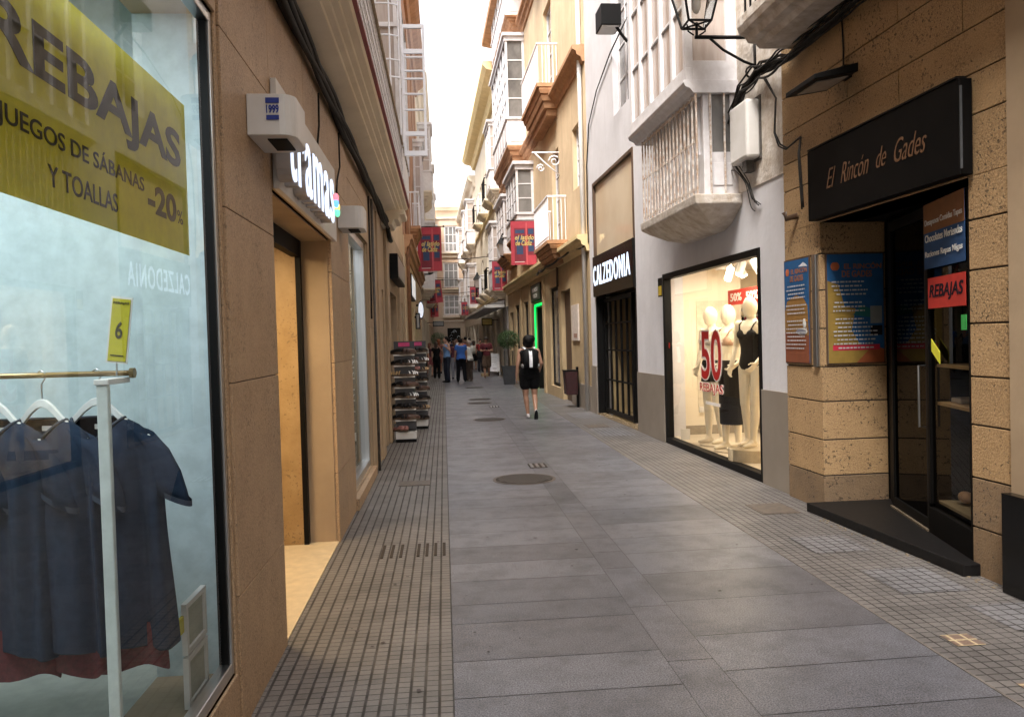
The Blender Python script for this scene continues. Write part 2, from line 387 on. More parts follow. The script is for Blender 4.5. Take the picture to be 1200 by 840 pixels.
def sash(T, parent, s0, s1, z0, z1, d, nx=2, nz=3, fm=None, gm=None, fw=.07, name='window'):
    mb = MB(T); fm = fm or X['wpaint']; gm = gm or X['winglass']
    mb.box(s0, s1, d, d + .05, z0, z0 + fw); mb.box(s0, s1, d, d + .05, z1 - fw, z1)
    mb.box(s0, s0 + fw, d, d + .048, z0 + fw, z1 - fw); mb.box(s1 - fw, s1, d, d + .048, z0 + fw, z1 - fw)
    for i in range(1, nx):
        c = s0 + (s1 - s0) * i / nx; w = fw * .55 if not (nx == 2) else fw * .7; mb.box(c - w / 2, c + w / 2, d + .002, d + .045, z0 + fw, z1 - fw)
    for j in range(1, nz):
        c = z0 + (z1 - z0) * j / nz; mb.box(s0 + fw, s1 - fw, d + .004, d + .04, c - fw * .22, c + fw * .22)
    o = mb.build(name, fm, parent)
    MB(T).box(s0 + .01, s1 - .01, d + .012, d + .022, z0 + .01, z1 - .01).build('pane', gm, o)
    return o
def console(T, parent, s0, s1, d, z0, z1, mt, name='console', steps=4):
    """stepped moulded bracket under a balcony: widens upwards"""
    mb = MB(T); n = steps
    for k in range(n):
        f = (k + 1) / n; f2 = f ** .6; ins = (1 - f2) * min(.45, (s1 - s0) * .25); dd = d * (.25 + .75 * f2)
        a = z0 + (z1 - z0) * k / n; b = z0 + (z1 - z0) * (k + 1) / n
        p0 = [(s0 + ins, 0), (s0 + ins, dd * .93), (s1 - ins, dd * .93), (s1 - ins, 0)]
        p1 = [(s0 + ins - .03, 0), (s0 + ins - .03, dd), (s1 - ins + .03, dd), (s1 - ins + .03, 0)]
        mid = a + (b - a) * .65
        mb.rings([[(x, y, a) for x, y in p0], [(x, y, mid) for x, y in p1], [(x, y, b) for x, y in p1]])
    return mb.build(name, mt, parent, bevel=.01)
def balcony(T, parent, s0, s1, d, z, h=1.0, mt=None, rail=None, conz=.5, gap=.11, slab=None):
    mt = mt or X['orange']; rail = rail or X['wmetal']
    b = MB(T).box(s0, s1, .003, d, z - .09, z).build('balcony', slab or mt, parent)
    if conz: console(T, b, s0 + .05, s1 - .05, d - .05, z - .09 - conz, z - .092, mt)
    mb = MB(T)
    mb.box(s0, s1, d - .06, d - .01, z + h - .04, z + h); mb.box(s0, s0 + .05, .01, d - .06, z + h - .04, z + h); mb.box(s1 - .05, s1, .01, d - .06, z + h - .04, z + h)
    mb.box(s0 + .01, s1 - .01, d - .045, d - .025, z + .08, z + .1)
    n = int((s1 - s0) / gap)
    for i in range(n + 1):
        a = s0 + .03 + (s1 - s0 - .06) * i / n; mb.box(a - .008, a + .008, d - .043, d - .027, z, z + h - .04)
    n = max(2, int(d / gap))
    for i in range(n):
        a = .03 + (d - .1) * i / n
        for q in (s0 + .025, s1 - .025): mb.box(q - .008, q + .008, a, a + .016, z, z + h - .04)
    mb.build('railing', rail, b); return b
def mirador(T, parent, s0, s1, d, z0, z1, panel=.9, conz=.6, mt=None, con=None, gm=None, bays=3, rows=4, side=1):
    """white glazed timber bay"""
    mt = mt or X['wpaint']; con = con or X['orange']; gm = gm or X['winglass']
    mb = MB(T); mb.box(s0, s1, .003, d, z0, z0 + panel)
    mb.box(s0 - .04, s1 + .04, .003, d + .04, z0 + panel, z0 + panel + .07)
    mb.box(s0 - .03, s1 + .03, .003, d + .03, z1 - .25, z1 - .1); mb.box(s0 - .1, s1 + .1, .003, d + .1, z1 - .1, z1)
    n = bays
    for i in range(n):      # raised panels
        a = s0 + (s1 - s0) * (i + .12) / n; b = s0 + (s1 - s0) * (i + .88) / n; mb.box(a, b, d, d + .015, z0 + .12, z0 + panel - .12)
    mb.box(s0 - .012, s0, .1, d - .1, z0 + .12, z0 + panel - .12)
    fw = .07; zt = z1 - .25; zb = z0 + panel + .07
    for i in range(n + 1):
        a = s0 + (s1 - s0 - fw) * i / n; mb.box(a, a + fw, d - .07, d, zb, zt)
    for q in (s0, s1 - fw): mb.box(q, q + fw, .003, .08, zb, zt)
    for j in range(1, rows):
        c = zb + (zt - zb) * j / rows; mb.box(s0 + fw, s1 - fw, d - .055, d - .015, c - .018, c + .018)
        for q in (s0 + .015, s1 - fw + .015): mb.box(q, q + .04, .08, d - .07, c - .018, c + .018)
    o = mb.build('mirador', mt, parent)
    g = MB(T); g.box(s0 + .03, s1 - .03, d - .04, d - .03, zb, zt); g.box(s0 + .03, s0 + .04, .01, d - .045, zb, zt); g.box(s1 - .04, s1 - .03, .01, d - .045, zb, zt)
    g.build('pane', gm, o)
    if conz: console(T, o, s0 - .02, s1 + .02, d + .02, z0 - conz, z0 - .002, con)
    return o
def slatshutter(T, parent, s0, s1, z0, z1, d=0, mt=None):
    mb = MB(T); mb.box(s0, s0 + .05, d, d + .035, z0, z1); mb.box(s1 - .05, s1, d, d + .035, z0, z1)
    for z in (z0, (z0 + z1) / 2, z1 - .05): mb.box(s0 + .05, s1 - .05, d, d + .033, z, z + .05)
    z = z0 + .06
    while z < z1 - .08: mb.box(s0 + .05, s1 - .05, d + .004, d + .022, z, z + .035); z += .055
    return mb.build('shutter', mt or X['wpaint'], parent)
def blocks(T, parent, s0, s1, z0, z1, joints, vj, d, t, mt, jm, name='stone_cladding', gap=.009, dark=None, label=None):
    """ashlar blocks with real joints in front of a dark backing"""
    MB(T).box(s0 + .004, s1 - .004, d - t + .002, d - .012, z0, z1).build('mortar', jm, parent)
    zs = [z0] + [j for j in joints if z0 < j < z1] + [z1]; mb = MB(T)
    for k in range(len(zs) - 1):
        v = [s0] + [q for q in vj(k) if s0 < q < s1] + [s1]
        for i in range(len(v) - 1):
            a = v[i] + (gap / 2 if i else 0); b = v[i + 1] - (gap / 2 if i < len(v) - 2 else 0)
            mb.cm = 1 if (dark and zs[k] < dark) else 0
            mb.box(a, b, d - t, d, zs[k] + (gap / 2 if k else 0), zs[k + 1] - (gap / 2 if k < len(zs) - 2 else 0))
    return mb.build(name, mt, parent, bevel=.003, label=label)
# ================================================================== GROUND
struct(MB().quad((-60, -40, -.03), (60, -40, -.03), (60, 160, -.03), (-60, 160, -.03)).build('ground', X['earth']))
struct(MB().box(-1.05, 3.9, -14, 75, -.02, -.006).build('paving_bed', X['grout']))
struct(MB().quad((-1.4, -14, 0), (-.004, -14, 0), (-.004, 70, 0), (-1.4, 70, 0)).build('left_pavement', X['tileL']))
struct(MB().quad((2.385, -14, 0), (4.4, -14, 0), (4.4, 70, 0), (2.385, 70, 0)).build('right_pavement', X['tileR']))
mb = MB(); tones = []; rnd = random.Random(3)
def slabrow(x0, x1, ys, tint=(1, 1, 1), tilt=0):
    for a, b in zip(ys[:-1], ys[1:]):
        g = .0010; e = .0032; mb.quad((x0 + g, a + e, 0), (x1 - g, a + e + tilt, 0), (x1 - g, b - e + tilt, 0), (x0 + g, b - e, 0))
        k = rnd.choice([.78, .9, 1, 1, 1.08, 1.12]) * rnd.uniform(.95, 1.05); w = rnd.uniform(-.02, .02)
        tones.append((tint[0] * k * (1 + w), tint[1] * k, tint[2] * k * (1 - w)))
ys = [-14.0]
while ys[-1] < 3: ys.append(ys[-1] + rnd.choice([.42, .46, .5]))
ys = [y for y in ys if y < 3.0] + [3.1, 3.54, 3.95, 4.48, 4.8, 5.27, 5.7, 6.14, 6.6, 7.09, 7.58, 7.99, 8.39]
while ys[-1] < 69.5: ys.append(ys[-1] + rnd.choice([.41, .45, .47, .5, .5]))
slabrow(.0, 1.048, ys, (1, .995, 1.01))
ys = [-14.0]
while ys[-1] < 69.5: ys.append(ys[-1] + rnd.choice([.42, .6, .8, .95, 1.1]))
slabrow(1.049, 1.277, ys, (.80, .80, .83))
ys = [-14.0]
while ys[-1] < 69.5: ys.append(ys[-1] + rnd.choice([.45, .5, .52, .56]))
slabrow(1.278, 2.37, ys, (.98, .98, 1.0), .02)
o = mb.build('slab_paving', X['slab'], normals=False); struct(o)
at = o.data.color_attributes.new('tone', 'FLOAT_COLOR', 'CORNER')
for p in o.data.polygons:
    for li in p.loop_indices: at.data[li].color = (*tones[p.index], 1)
X['kerbline'] = mat('pale_joint', (.19, .165, .145), (.11, .095, .085), 9, .7)
struct(MB().box(2.371, 2.384, -14, 70, -.006, .003).build('paving_strip', X['kerbline']))
# paler and patched plates in the right pavement
X['plateA'] = grid_tiles('tile_plate_pale', (.165, .16, .165), (.12, .115, .12), .075, .075, .1, .1, .3, .45)
X['plateB'] = grid_tiles('tile_plate_worn', (.14, .10, .08), (.19, .12, .08), .075, .075, .14, .14, .3, .5, (.42, .33, .2))
mb = MB()
for x, y, w, h in ((2.72, 4.55, .42, .5), (2.95, 3.9, .36, .4), (2.62, 5.5, .42, .45), (2.5, 12.6, .55, 1.1), (2.55, 15.5, .5, 1.3), (2.45, 18.5, .5, .6)):
    mb.quad((x, y, .004), (x + w, y, .004), (x + w, y + h, .004), (x, y + h, .004))
struct(mb.build('paler_tile_plates', X['plateA']))
mb = MB()
for x, y, w, h in ((2.52, 3.75, .15, .15), (2.5, 3.16, .16, .16)): mb.quad((x, y, .005), (x + w, y, .005), (x + w, y + h, .005), (x, y + h, .005))
struct(mb.build('worn_tile_plates', X['plateB']))
mb = MB()   # missing-tooth row in the left pavement
for x in [-.52, -.45, -.38, -.25, -.185, -.12, -.055]: mb.box(x, x + .022, 5.95, 6.32, .001, .006)
struct(mb.build('worn_grooves', X['joint']))
# debris line below the black step
mb = MB(); rr = random.Random(5)
for i in range(90):
    y = rr.uniform(4.5, 6.5); x = 3.4 - (y - 4.8) * .09 - .12 + rr.uniform(-.05, .05); q = rr.uniform(.004, .012); mb.box(x, x + q, y, y + q * 2, .001, .001 + q * .5)
stuff(mb.build('grit', flat('grit', (.25, .2, .14)))); bpy.data.objects['grit']['label'] = 'grit and dust along the joint below the black step'; bpy.data.objects['grit']['category'] = 'grit'
mb = MB()
for i in range(230):
    x = rr.uniform(-.8, 3.2); y = rr.uniform(3.0, 20); q = rr.uniform(.004, .014); n = 5
    mb.quad(*[(x + q * cos(k * 2 * pi / n) * rr.uniform(.6, 1.5), y + q * sin(k * 2 * pi / n) * rr.uniform(.6, 1.5), .0065) for k in range(n)])
o = stuff(mb.build('litter_specks', flat('gum', (.06, .05, .05)))); tag(o, 'dark specks of chewing gum and leaf scraps on the paving', 'litter')

# manholes and drain
X['iron'] = mat('cast_iron', (.075, .06, .05), (.13, .10, .075), 14, .55, .3, 60)
X['studiron'] = mat('stud_iron', (.095, .08, .068), (.06, .05, .042), 40, .45)
def manhole(x, y, r, label, detail=True):
    t = thing('manhole_cover', label, 'manhole cover', (x, y, 0), group='round manhole covers along the paving')
    MB().lathe([(r, .002), (r, .006), (r - .03, .006), (r - .03, .002)], (x, y, 0), 40).build('rim', X['iron'], t)
    MB().lathe([(r - .034, .001), (r - .034, .004)], (x, y, 0), 36).build('cover', X['joint'], t)
    if detail:
        mb = MB(); q = random.Random(int(y))
        st = .048; n = int(r / st)
        for i in range(-n, n + 1):
            for j in range(-n, n + 1):
                cx, cy = i * st + (j % 2) * st / 2, j * st
                if math.hypot(cx, cy) < r - .055: mb.box(x + cx - .017, x + cx + .017, y + cy - .012, y + cy + .012, .004, .012)
        mb.build('studs', X['studiron'], t)
manhole(.87, 9.03, .36, 'studded iron manhole cover nearest the camera, below the small drain')
manhole(.87, 16.0, .33, 'second iron manhole cover up the street, left of the walking woman')
manhole(.86, 20.3, .32, 'nearer one of the two iron manhole covers lying close together')
manhole(.93, 21.6, .32, 'farther one of the two iron manhole covers lying close together')
manhole(1.0, 27.0, .32, 'smallest far manhole cover before the standing group')
def drain(x, y, label, s=1):
    t = thing('drain_grate', label, 'drain', (x, y, 0), group='small square drains in the gutter strip')
    MB().box(x - .11, x + .11, y - .17, y + .17, .001, .004).build('frame', X['joint'], t)
    mb = MB()
    for k in (-.07, 0, .07): mb.box(x + k - .022, x + k + .012, y - .14, y + .14, .004, .010)
    mb.build('bars', X['steel'], t)
drain(1.13, 9.95, 'small slotted drain with shiny bars just beyond the nearest manhole'); drain(1.16, 19.0, 'small dark slotted drain near the paired manhole covers')
def cover(x, y, w, h, label):
    t = thing('utility_cover', label, 'utility cover', (x, y, 0), group='flat metal covers in the tiled pavement')
    MB().box(x, x + w, y, y + h, .001, .006).build('frame', X['iron'], t); MB().box(x + .02, x + w - .02, y + .02, y + h - .02, .006, .008).build('plate', X['iron'], t)
cover(2.75, 6.75, .34, .42, 'dark square metal cover in the right pavement before the stone pillar')
cover(2.5, 13.9, .4, .5, 'rectangular metal cover in the pavement outside the gated doorway')
cover(-.55, 8.9, .35, .3, 'small metal cover in the left pavement near the shop windows')

# ================================================================== LEFT SHOP BUILDING
B = thing('shop_building', 'tan stone shop building filling the left side, with long balcony and display window', 'building', (-.88, 0, 0))
holes = [(-2.5, 3.36, .26, 2.95), (4.33, 6.50, 0, 2.43), (7.75, 9.75, .12, 2.80), (11.75, 12.5, 0, 2.42), (13.6, 15.9, 0, 2.5), (17.1, 18.6, 0, 2.5)]
mb = MB(FL); wallgrid(mb, -14, 19.4, 0, 3.62, [(h[0] - .0, h[1], h[2], h[3]) for h in holes], -.03, .3); mb.build('wall', X['plasterL'], B)
# stone cladding of the near part (pillar, lintel, second pillar)
def vjn(k): return []
blocks(FL, B, 3.385, 4.32, 0, 3.6, [.56, 1.45, 2.18, 2.92], vjn, .0, .12, X['stoneL'], X['joint'], 'stone_pillar', .004)
blocks(FL, B, 6.51, 7.74, 0, 3.6, [.56, 1.45, 2.18, 2.92], lambda k: [7.1], .0, .12, X['stoneL'], X['joint'], 'stone_pillar', .004)
blocks(FL, B, 4.322, 6.508, 2.44, 3.6, [2.92], lambda k: [5.4], .0, .12, X['stoneL'], X['joint'], 'stone_lintel', .004)
blocks(FL, B, 7.742, 9.8, 2.81, 3.6, [3.2], lambda k: [8.8], -.004, .1, X['stoneL'], X['joint'], 'stone_lintel', .004)
blocks(FL, B, 9.8, 11.7, 0, 3.6, [.75, 1.8, 2.7], lambda k: [10.6], -.006, .1, X['plasterL'], X['joint'], 'stone_pilaster', .004)
# near pillar return: rounded edge strip beside the window
MB(FL).box(3.345, 3.383, -.024, -.010, .0, 3.6).build('window_reveal', X['stoneL'], B, bevel=.006)
blocks(FL, B, -14, 3.344, 2.955, 3.62, [], lambda k: [0, 1.6], -.002, .1, X['stoneL'], X['joint'], 'stone_lintel', .004)
blocks(FL, B, -14, 3.344, 0, .255, [], lambda k: [0, 1.6], -.004, .1, X['stoneL'], X['joint'], 'window_plinth', .004)
# entrance recess between the pillars
mb = MB(FL); mb.box(6.508, 6.56, -.235, -.121, 0, 2.44); mb.build('door_jamb', X['stoneLd'], B)
MB(FL).box(6.44, 6.50, -1.60, -.275, 0, 2.44).build('door_jamb', X['stoneLd'], B)
MB(FL).box(6.435, 6.507, -.275, -.236, 0, 2.44).build('door_track', X['black'], B)
MB(FL).box(4.30, 4.33, -2.0, -.12, 0, 2.44).build('door_jamb', X['stoneLd'], B)
MB(FL).box(4.33, 6.5, -2.3, -.01, .0, .012).build('door_step', flat('cream_marble', (.62, .50, .33), .35), B)
MB(FL).box(4.33, 6.5, -2.3, -.12, 2.441, 2.5).build('door_soffit', X['plasterL'], B)
MB(FL).box(4.33, 6.5, -2.4, -2.3, 0, 2.44).build('inner_wall', X['stoneLd'], B)
MB(FL).box(4.34, 6.43, -.30, -.236, 2.30, 2.44).build('door_header', X['blackmatt'], B)
# first display window
dw = MB(FL)
dw.box(3.315, 3.344, -.07, -.02, .26, 2.95); dw.box(-2.5, 3.315, -.07, -.02, .26, .31); dw.box(-2.5, 3.315, -.07, -.02, 2.91, 2.95); dw.box(-2.5, -2.45, -.07, -.02, .31, 2.91)
dw = dw.build('display_window', X['steel'], B, bevel=.004)
MB(FL).box(3.301, 3.314, -.068, -.03, .31, 2.91).build('seal', X['black'], dw)
MB(FL).quad((-2.45, -.045, .31), (3.30, -.045, .31), (3.30, -.045, 2.91), (-2.45, -.045, 2.91)).build('glass', X['glass'], dw)
mb = MB(FL); mb.box(-2.6, 3.5, -2.6, -2.55, 0, 3.3); mb.box(3.5, 3.55, -2.6, -.31, 0, 3.3); mb.box(-2.65, -2.6, -2.6, -.31, 0, 3.3); mb.box(-2.6, 3.5, -2.55, -.31, 3.26, 3.3)
mb.build('display_room', flat('pale_display', (.50, .60, .62)), B)
MB(FL).box(-2.6, 3.5, -2.55, -.075, .18, .255).build('display_floor', flat('display_floor', (.42, .43, .38), .5), B)
MB(FL).box(3.346, 3.358, -.33, -.03, .26, 2.95).build('window_return', flat('pale_display', (.50, .60, .62)), B)
# second display window
d2 = MB(FL); a, b = 7.75, 9.75
d2.box(a, a + .06, -.17, -.05, .12, 2.80); d2.box(b - .06, b, -.17, -.05, .12, 2.80); d2.box(a + .06, b - .06, -.17, -.05, .12, .2); d2.box(a + .06, b - .06, -.17, -.05, 2.72, 2.80)
d2 = d2.build('display_window', X['steel'], B, bevel=.003)
MB(FL).quad((a + .06, -.10, .2), (b - .06, -.10, .2), (b - .06, -.10, 2.72), (a + .06, -.10, 2.72)).build('glass', X['glass'], d2)
mb = MB(FL); mb.box(7.6, 10, -1.6, -1.55, 0, 2.9); mb.box(7.6, 7.65, -1.55, -.31, 0, 2.9); mb.box(9.95, 10, -1.55, -.31, 0, 2.9); mb.box(7.65, 9.95, -1.55, -.31, 2.85, 2.9); mb.box(7.65, 9.95, -1.55, -.31, .1, .14)
mb.build('display_room', flat('pale_display', (.50, .60, .62)), B)
MB(FL).box(7.7, 9.8, -.028, .03, .0, .115).build('window_sill', X['stoneL'], B, bevel=.005)
# far doorways of the same building
MB(FL).box(11.76, 12.49, -.31, -.24, 0, 2.41).build('door', X['plasterL'], B)
MB(FL).box(13.61, 15.89, -.55, -.5, 0, 2.5).build('door', mat('beige_door', (.30, .225, .14), (.25, .18, .11), 3, .6), B)
MB(FL).box(17.11, 18.59, -.5, -.45, 0, 2.5).build('door', X['brown'], B)
for a in (11.0, 12.8, 16.4): MB(FL).box(a, a + .5, -.03, .02, 0, 3.4).build('pilaster', X['plasterL'], B, bevel=.01)
# upper wall with shuttered windows (seen mirrored in the panel across the street)
uh = [(s, s + 1.1, 4.6 if z < 5 else z, z + 2.3) for s in (-9, -6.4, -3.8, -1.2, 1.4, 4.0, 6.6, 9.0, 14.5, 17.2) for z in (4.3, 8.0)]
mb = MB(FL); wallgrid(mb, -14, 19.4, 3.62, 11.5, [(a, b, c, d) for a, b, c, d in uh], -.03, .3); mb.build('wall', mat('upper_render', (.56, .42, .27), (.50, .37, .24), 1.5, .8, streak=.2), B)
for a, b, c, d in uh:
    if 8.9 < a < 14: continue
    sash(FL, B, a, b, c, d, -.18, 2, 4)
    if a < 14: slatshutter(FL, B, a - .56, a - .01, c, d, -.027); slatshutter(FL, B, b + .01, b + .56, c, d, -.027)
shell(FL, -14, 19.4, 11.6, B, X['cream'])
# long balcony with moulded fascia, red edge and lattice panel
prof = [(-.03, 3.60), (.20, 3.655), (.205, 3.68), (.245, 3.69), (.25, 3.715), (.29, 3.725), (.295, 3.75), (.345, 3.765), (.36, 3.79), (.36, 3.85), (-.03, 3.85)]
bal = MB(FL).prism(prof, -14, 13.2).build('balcony', X['cream'], B)
MB(FL).prism([(.36, 3.79), (.385, 3.81), (.385, 3.84), (.36, 3.85)], -14, 13.25).build('edge_strip', X['red'], bal)
MB(FL).prism([(-.03, 3.42), (.14, 3.42), (.17, 3.49), (.24, 3.50), (.26, 3.56), (.34, 3.57), (.345, 3.64), (-.03, 3.64)], 12.4, 13.15).build('corbel', X['cream'], bal, bevel=.01)
mb = MB(FL); P = .10; h = .50; z0 = 3.85
s = 2.0
while s < 13.1:
    for dx, o in ((P * 1.6, 0), (-P * 1.6, P * .8)):
        for r in range(4):
            za = z0 + h * r / 4; zb = z0 + h * (r + 1) / 4; a = s + o; b = a + dx * .5 * (1 if r % 2 else -1)
            mb.rings([[(a - .011, .35, za), (a + .011, .35, za), (a + .011, .37, za), (a - .011, .37, za)], [(b - .011, .35, zb), (b + .011, .35, zb), (b + .011, .37, zb), (b - .011, .37, zb)]])
    s += P
for r in range(5): mb.box(2, 13.1, .345, .375, z0 + h * r / 4 - .009, z0 + h * r / 4 + .009)
mb.build('lattice_panel', X['wpaint'], bal)
mb = MB(FL); mb.tube([(s, .375, 4.375 + .006 * sin(s * 23)) for s in [2 + .1 * i for i in range(112)]], .025, 8); mb.build('handrail', mat('rope_rail', (.34, .26, .17), (.2, .15, .09), 40, .8), bal, smooth=True)
# white bay with an arched head above the balcony, its ironwork and the open casement
mb = MB(FL); s0, s1 = 11.3, 13.4; D = .40
mb.box(s0 + .02, s1, -.03, D - .02, 3.9, 4.35)
outer = [(-.03, 4.35), (-.03, 6.55), (.05, 6.70), (.2, 6.78), (.32, 6.72), (D, 6.55), (D, 4.35)]
inner = [(.06, 4.35), (.06, 6.30), (.10, 6.42), (.18, 6.47), (.26, 6.42), (.31, 6.30), (.31, 4.35)]
for q in (s0, s1 - .06):
    mb.rings([[(q, a, b) for a, b in outer], [(q + .06, a, b) for a, b in outer]], cap=False); mb.rings([[(q, a, b) for a, b in inner], [(q + .06, a, b) for a, b in inner]], cap=False)
    for e in (q, q + .06):
        for i in range(6): mb.quad((e, *outer[i]), (e, *outer[i + 1]), (e, *inner[i + 1]), (e, *inner[i]))
mb.prism([(x, z) for x, z in outer[1:6]], s0 + .06, s1 - .06)
for a in (s0 + .06, s0 + .7, s0 + 1.35, s1 - .16): mb.box(a, a + .08, D - .09, D - .01, 4.35, 6.5)
mb.box(s0 + .06, s1 - .06, D - .09, D - .012, 4.35, 4.45); mb.box(s0 - .02, s0 + .03, -.02, D + .02, 6.0, 6.06)
for z in (4.9, 5.45): mb.box(s0 + .06, s1 - .06, D - .08, D - .02, z, z + .05)
bay = mb.build('bay_window', X['wpaint'], B)
mb = MB(FL); mb.quad((s0 + .03, .05, 4.35), (s0 + .03, .32, 4.35), (s0 + .03, .32, 6.5), (s0 + .03, .05, 6.5)); mb.box(s0 + .05, s1 - .05, D - .06, D - .05, 4.4, 6.5); mb.build('pane', X['curtain'], bay)
cs = MB(FL); y = 11.30; x0, x1, za, zb = .41, .735, 4.20, 6.02
cs.box(y - .045, y, x0, x0 + .035, za, zb); cs.box(y - .045, y, x1 - .035, x1, za, zb)
for z, w in ((za, .07), (4.48, .06), (4.83, .022), (5.05, .022), (5.26, .022), (5.37, .022), (5.62, .06), (5.56, .02), (zb - .05, .05)): cs.box(y - .042, y - .003, x0 + .035, x1 - .035, z, z + w)
cs.build('open_casement', X['wmetal'], bay, label='white open casement sticking out over the street')
MB(FL).quad((y - .02, x0 + .03, za + .06), (y - .02, x1 - .03, za + .06), (y - .02, x1 - .03, zb - .04), (y - .02, x0 + .03, zb - .04)).build('casement_pane', X['glassR'], bay)
mb = MB(FL)
for z in (5.02, 5.24, 5.55, 5.95, 6.3): mb.tube([(10.4, .05, z), (10.4, .3, z), (10.45, .40, z), (11.2, .42, z)], .011, 6)
for a, dd in ((10.4, .1), (10.4, .3), (10.5, .41), (10.9, .42), (11.2, .42)): mb.tube([(a, dd, 4.3), (a, dd, 6.5)], .011, 6)
mb.tube([(10.4, .1, 6.3), (10.42, .25, 6.42), (10.42, .4, 6.3)], .011, 6)
mb.build('window_grille', X['wmetal'], bal)

# ---------- fixtures on the left building
sg = thing('shop_sign', 'long white shop sign box with raised lower-case letters over the left doorway', 'shop sign', (-.88, 4.34, 2.43))
MB(FL).box(4.34, 6.62, .003, .035, 2.435, 3.02).build('backing_board', X['wplastic'], sg, bevel=.003)
mb = MB(FL); text(mb, 'tramas', 4.22, 5.9, .036, 2.47, 2.84, bold=.008, depth=.075, spacing=1.12); mb.build('letter', flat('letter_side_shade', (.42, .40, .40)), sg)  # grey shading of the letter sides is put into their colour
mb = MB(FL); text(mb, 'tramas', 4.22, 5.9, .112, 2.47, 2.84, bold=.006, depth=.006, spacing=1.12); mb.build('letter_face', X['lettering'], sg)
for k, (c, z) in enumerate((((.8, .15, .2), 2.76), ((.1, .6, .3), 2.66), ((.1, .3, .8), 2.72), ((.9, .6, .1), 2.70))):
    MB(FL).ell((5.99 + .05 * (k % 2), .12, z - .08), (.035, .02, .035), 10, 6).build('coloured_petal', emit('petal%d' % k, c, .6), sg)
def walllamp(s, label, w=.36, z=2.58, writing=False):
    t = thing('wall_lamp', label, 'wall lamp', (-.88, s, z), group='white rounded box lamps on the left wall')
    prof = [(s, .002), (s, .15)] + [(s + .07 - .07 * cos(a), .15 + .07 * sin(a)) for a in (.4, .8, 1.2, 1.57)] + [(s + w - .07 + .07 * sin(a), .15 + .07 * cos(a)) for a in (0, .4, .8, 1.2, 1.57)] + [(s + w, .002)]
    MB(FL).vprism(prof, z, z + .19).build('housing', X['wplastic'], t, bevel=.004)
    MB(FL).box(s + .07, s + w - .07, .08, .17, z - .006, z + .003).build('lens', X['dark'], t)
    if writing:
        bl = flat('label_blue', (.02, .04, .25))
        e = .004
        MB(lambda a, d, z: (-.88 + a, s - e - d, z)).box(.09, .152, 0, .002, z + .145, z + .17).box(.092, .150, 0, .002, z + .068, z + .09).build('blue_label', bl, t)
        mb = MB(lambda a, d, z: (-.88 + a, s - e - d, z)); text(mb, '1999', .093, .15, 0, z + .098, z + .137, bold=.03, depth=.002); mb.build('label_number', bl, t)
walllamp(3.80, 'near white rounded wall lamp with small blue 1999 label, left of the sign', .36, 2.58, True)
walllamp(6.98, 'far plain white rounded wall lamp, right of the sign', .36, 2.60)
cb = MB(FL); rr = random.Random(2)
for k in range(6):
    o1, o2 = rr.uniform(-.02, .03), rr.uniform(-.025, .025); ph = rr.uniform(0, 6)
    cb.tube([(s / 3, .045 + o1 + .012 * sin(s * .9 + ph), 3.50 - .005 * (s / 3 - 4) + o2 + .018 * sin(s * .55 + ph) + .03 * sin(s * .13)) for s in range(-6, 39)], .021, 6)
cb.tube([(12.7, .05, 3.45), (12.9, .06, 3.3), (13.3, .06, 3.28)], .04, 6)
tag(cb.build('cable_bundle', X['cable'], smooth=True), 'thick bundle of black cables running under the long left balcony', 'cable')
mb = MB(FL); mb.tube([(5.9, .03, 3.42), (5.95, .02, 3.2), (5.9, .012, 3.05)], .008, 5); mb.tube([(7.0, .03, 3.42), (7.1, .02, 3.15), (6.95, .012, 3.0), (6.9, .01, 2.86)], .008, 5)
mb.tube([(9.9, .012, 3.4), (9.9, .012, 2.2), (9.85, .012, 1.9)], .012, 6)
tag(mb.build('hanging_wire', X['cable'], smooth=True), 'thin black wires dropping from the cable bundle to the lamps', 'wire')

def projsign(T, s, z, w, h, label, txt=None, col='blackmatt', oval=False, d0=.05, fg=(.8, .8, .8)):
    t = thing('projecting_sign', label, 'hanging sign', T(s, 0, z))
    if oval:
        mb = MB(T); mb.rings([[(s + q, d0 + w / 2 + w / 2 * cos(a * pi / 12), z + h / 2 + h / 2 * sin(a * pi / 12)) for a in range(24)] for q in (0, .1)]); mb.build('panel', X[col], t)
        mb = MB(T); mb.rings([[(s - .006 + q, d0 + w / 2 + w * .42 * cos(a * pi / 12), z + h / 2 + h * .42 * sin(a * pi / 12)) for a in range(24)] for q in (0, .005)]); mb.build('face', emit('sign_white', (.85, .9, 1), .15), t)
    else:
        MB(T).box(s, s + .1, d0, d0 + w, z, z + h).build('panel', X[col], t, bevel=.01)
        MB(T).box(s - .004, s, d0 + .03, d0 + w - .03, z + .04, z + h - .04).build('face', flat('signface_' + col + str(round(s)), fg), t)
    MB(T).box(s + .03, s + .07, 0, d0 + .01, z + h * .7, z + h * .8).build('bracket', X['black'], t)
    return t
# flat framed signs above the far left doorways
def wallsign(T, s0, s1, z0, z1, label, d=.03, face=None, txt=None, tc=None, fr='black', sgn=1):
    t = thing('shop_sign', label, 'shop sign', T((s0 + s1) / 2, 0, z0))
    MB(T).box(s0, s1, .003, d, z0, z1).build('panel', X[fr], t, bevel=.004)
    if face: MB(T).box(s0 + .04, s1 - .04, d, d + .006, z0 + .04, z1 - .04).build('face', face, t)
    if txt:
        mb = MB(T); a, b = (s0 + .12, s1 - .12) if sgn > 0 else (s1 - .12, s0 + .12)
        text(mb, txt, a, b, d + .007, z0 + (z1 - z0) * .3, z1 - (z1 - z0) * .3, bold=.01); mb.build('letter', tc or X['lettering'], t)
wallsign(FL, 13.7, 16.1, 2.70, 3.12, 'black framed light box above the first far left doorway', .14, flat('smoky_face', (.2, .17, .14), .3))

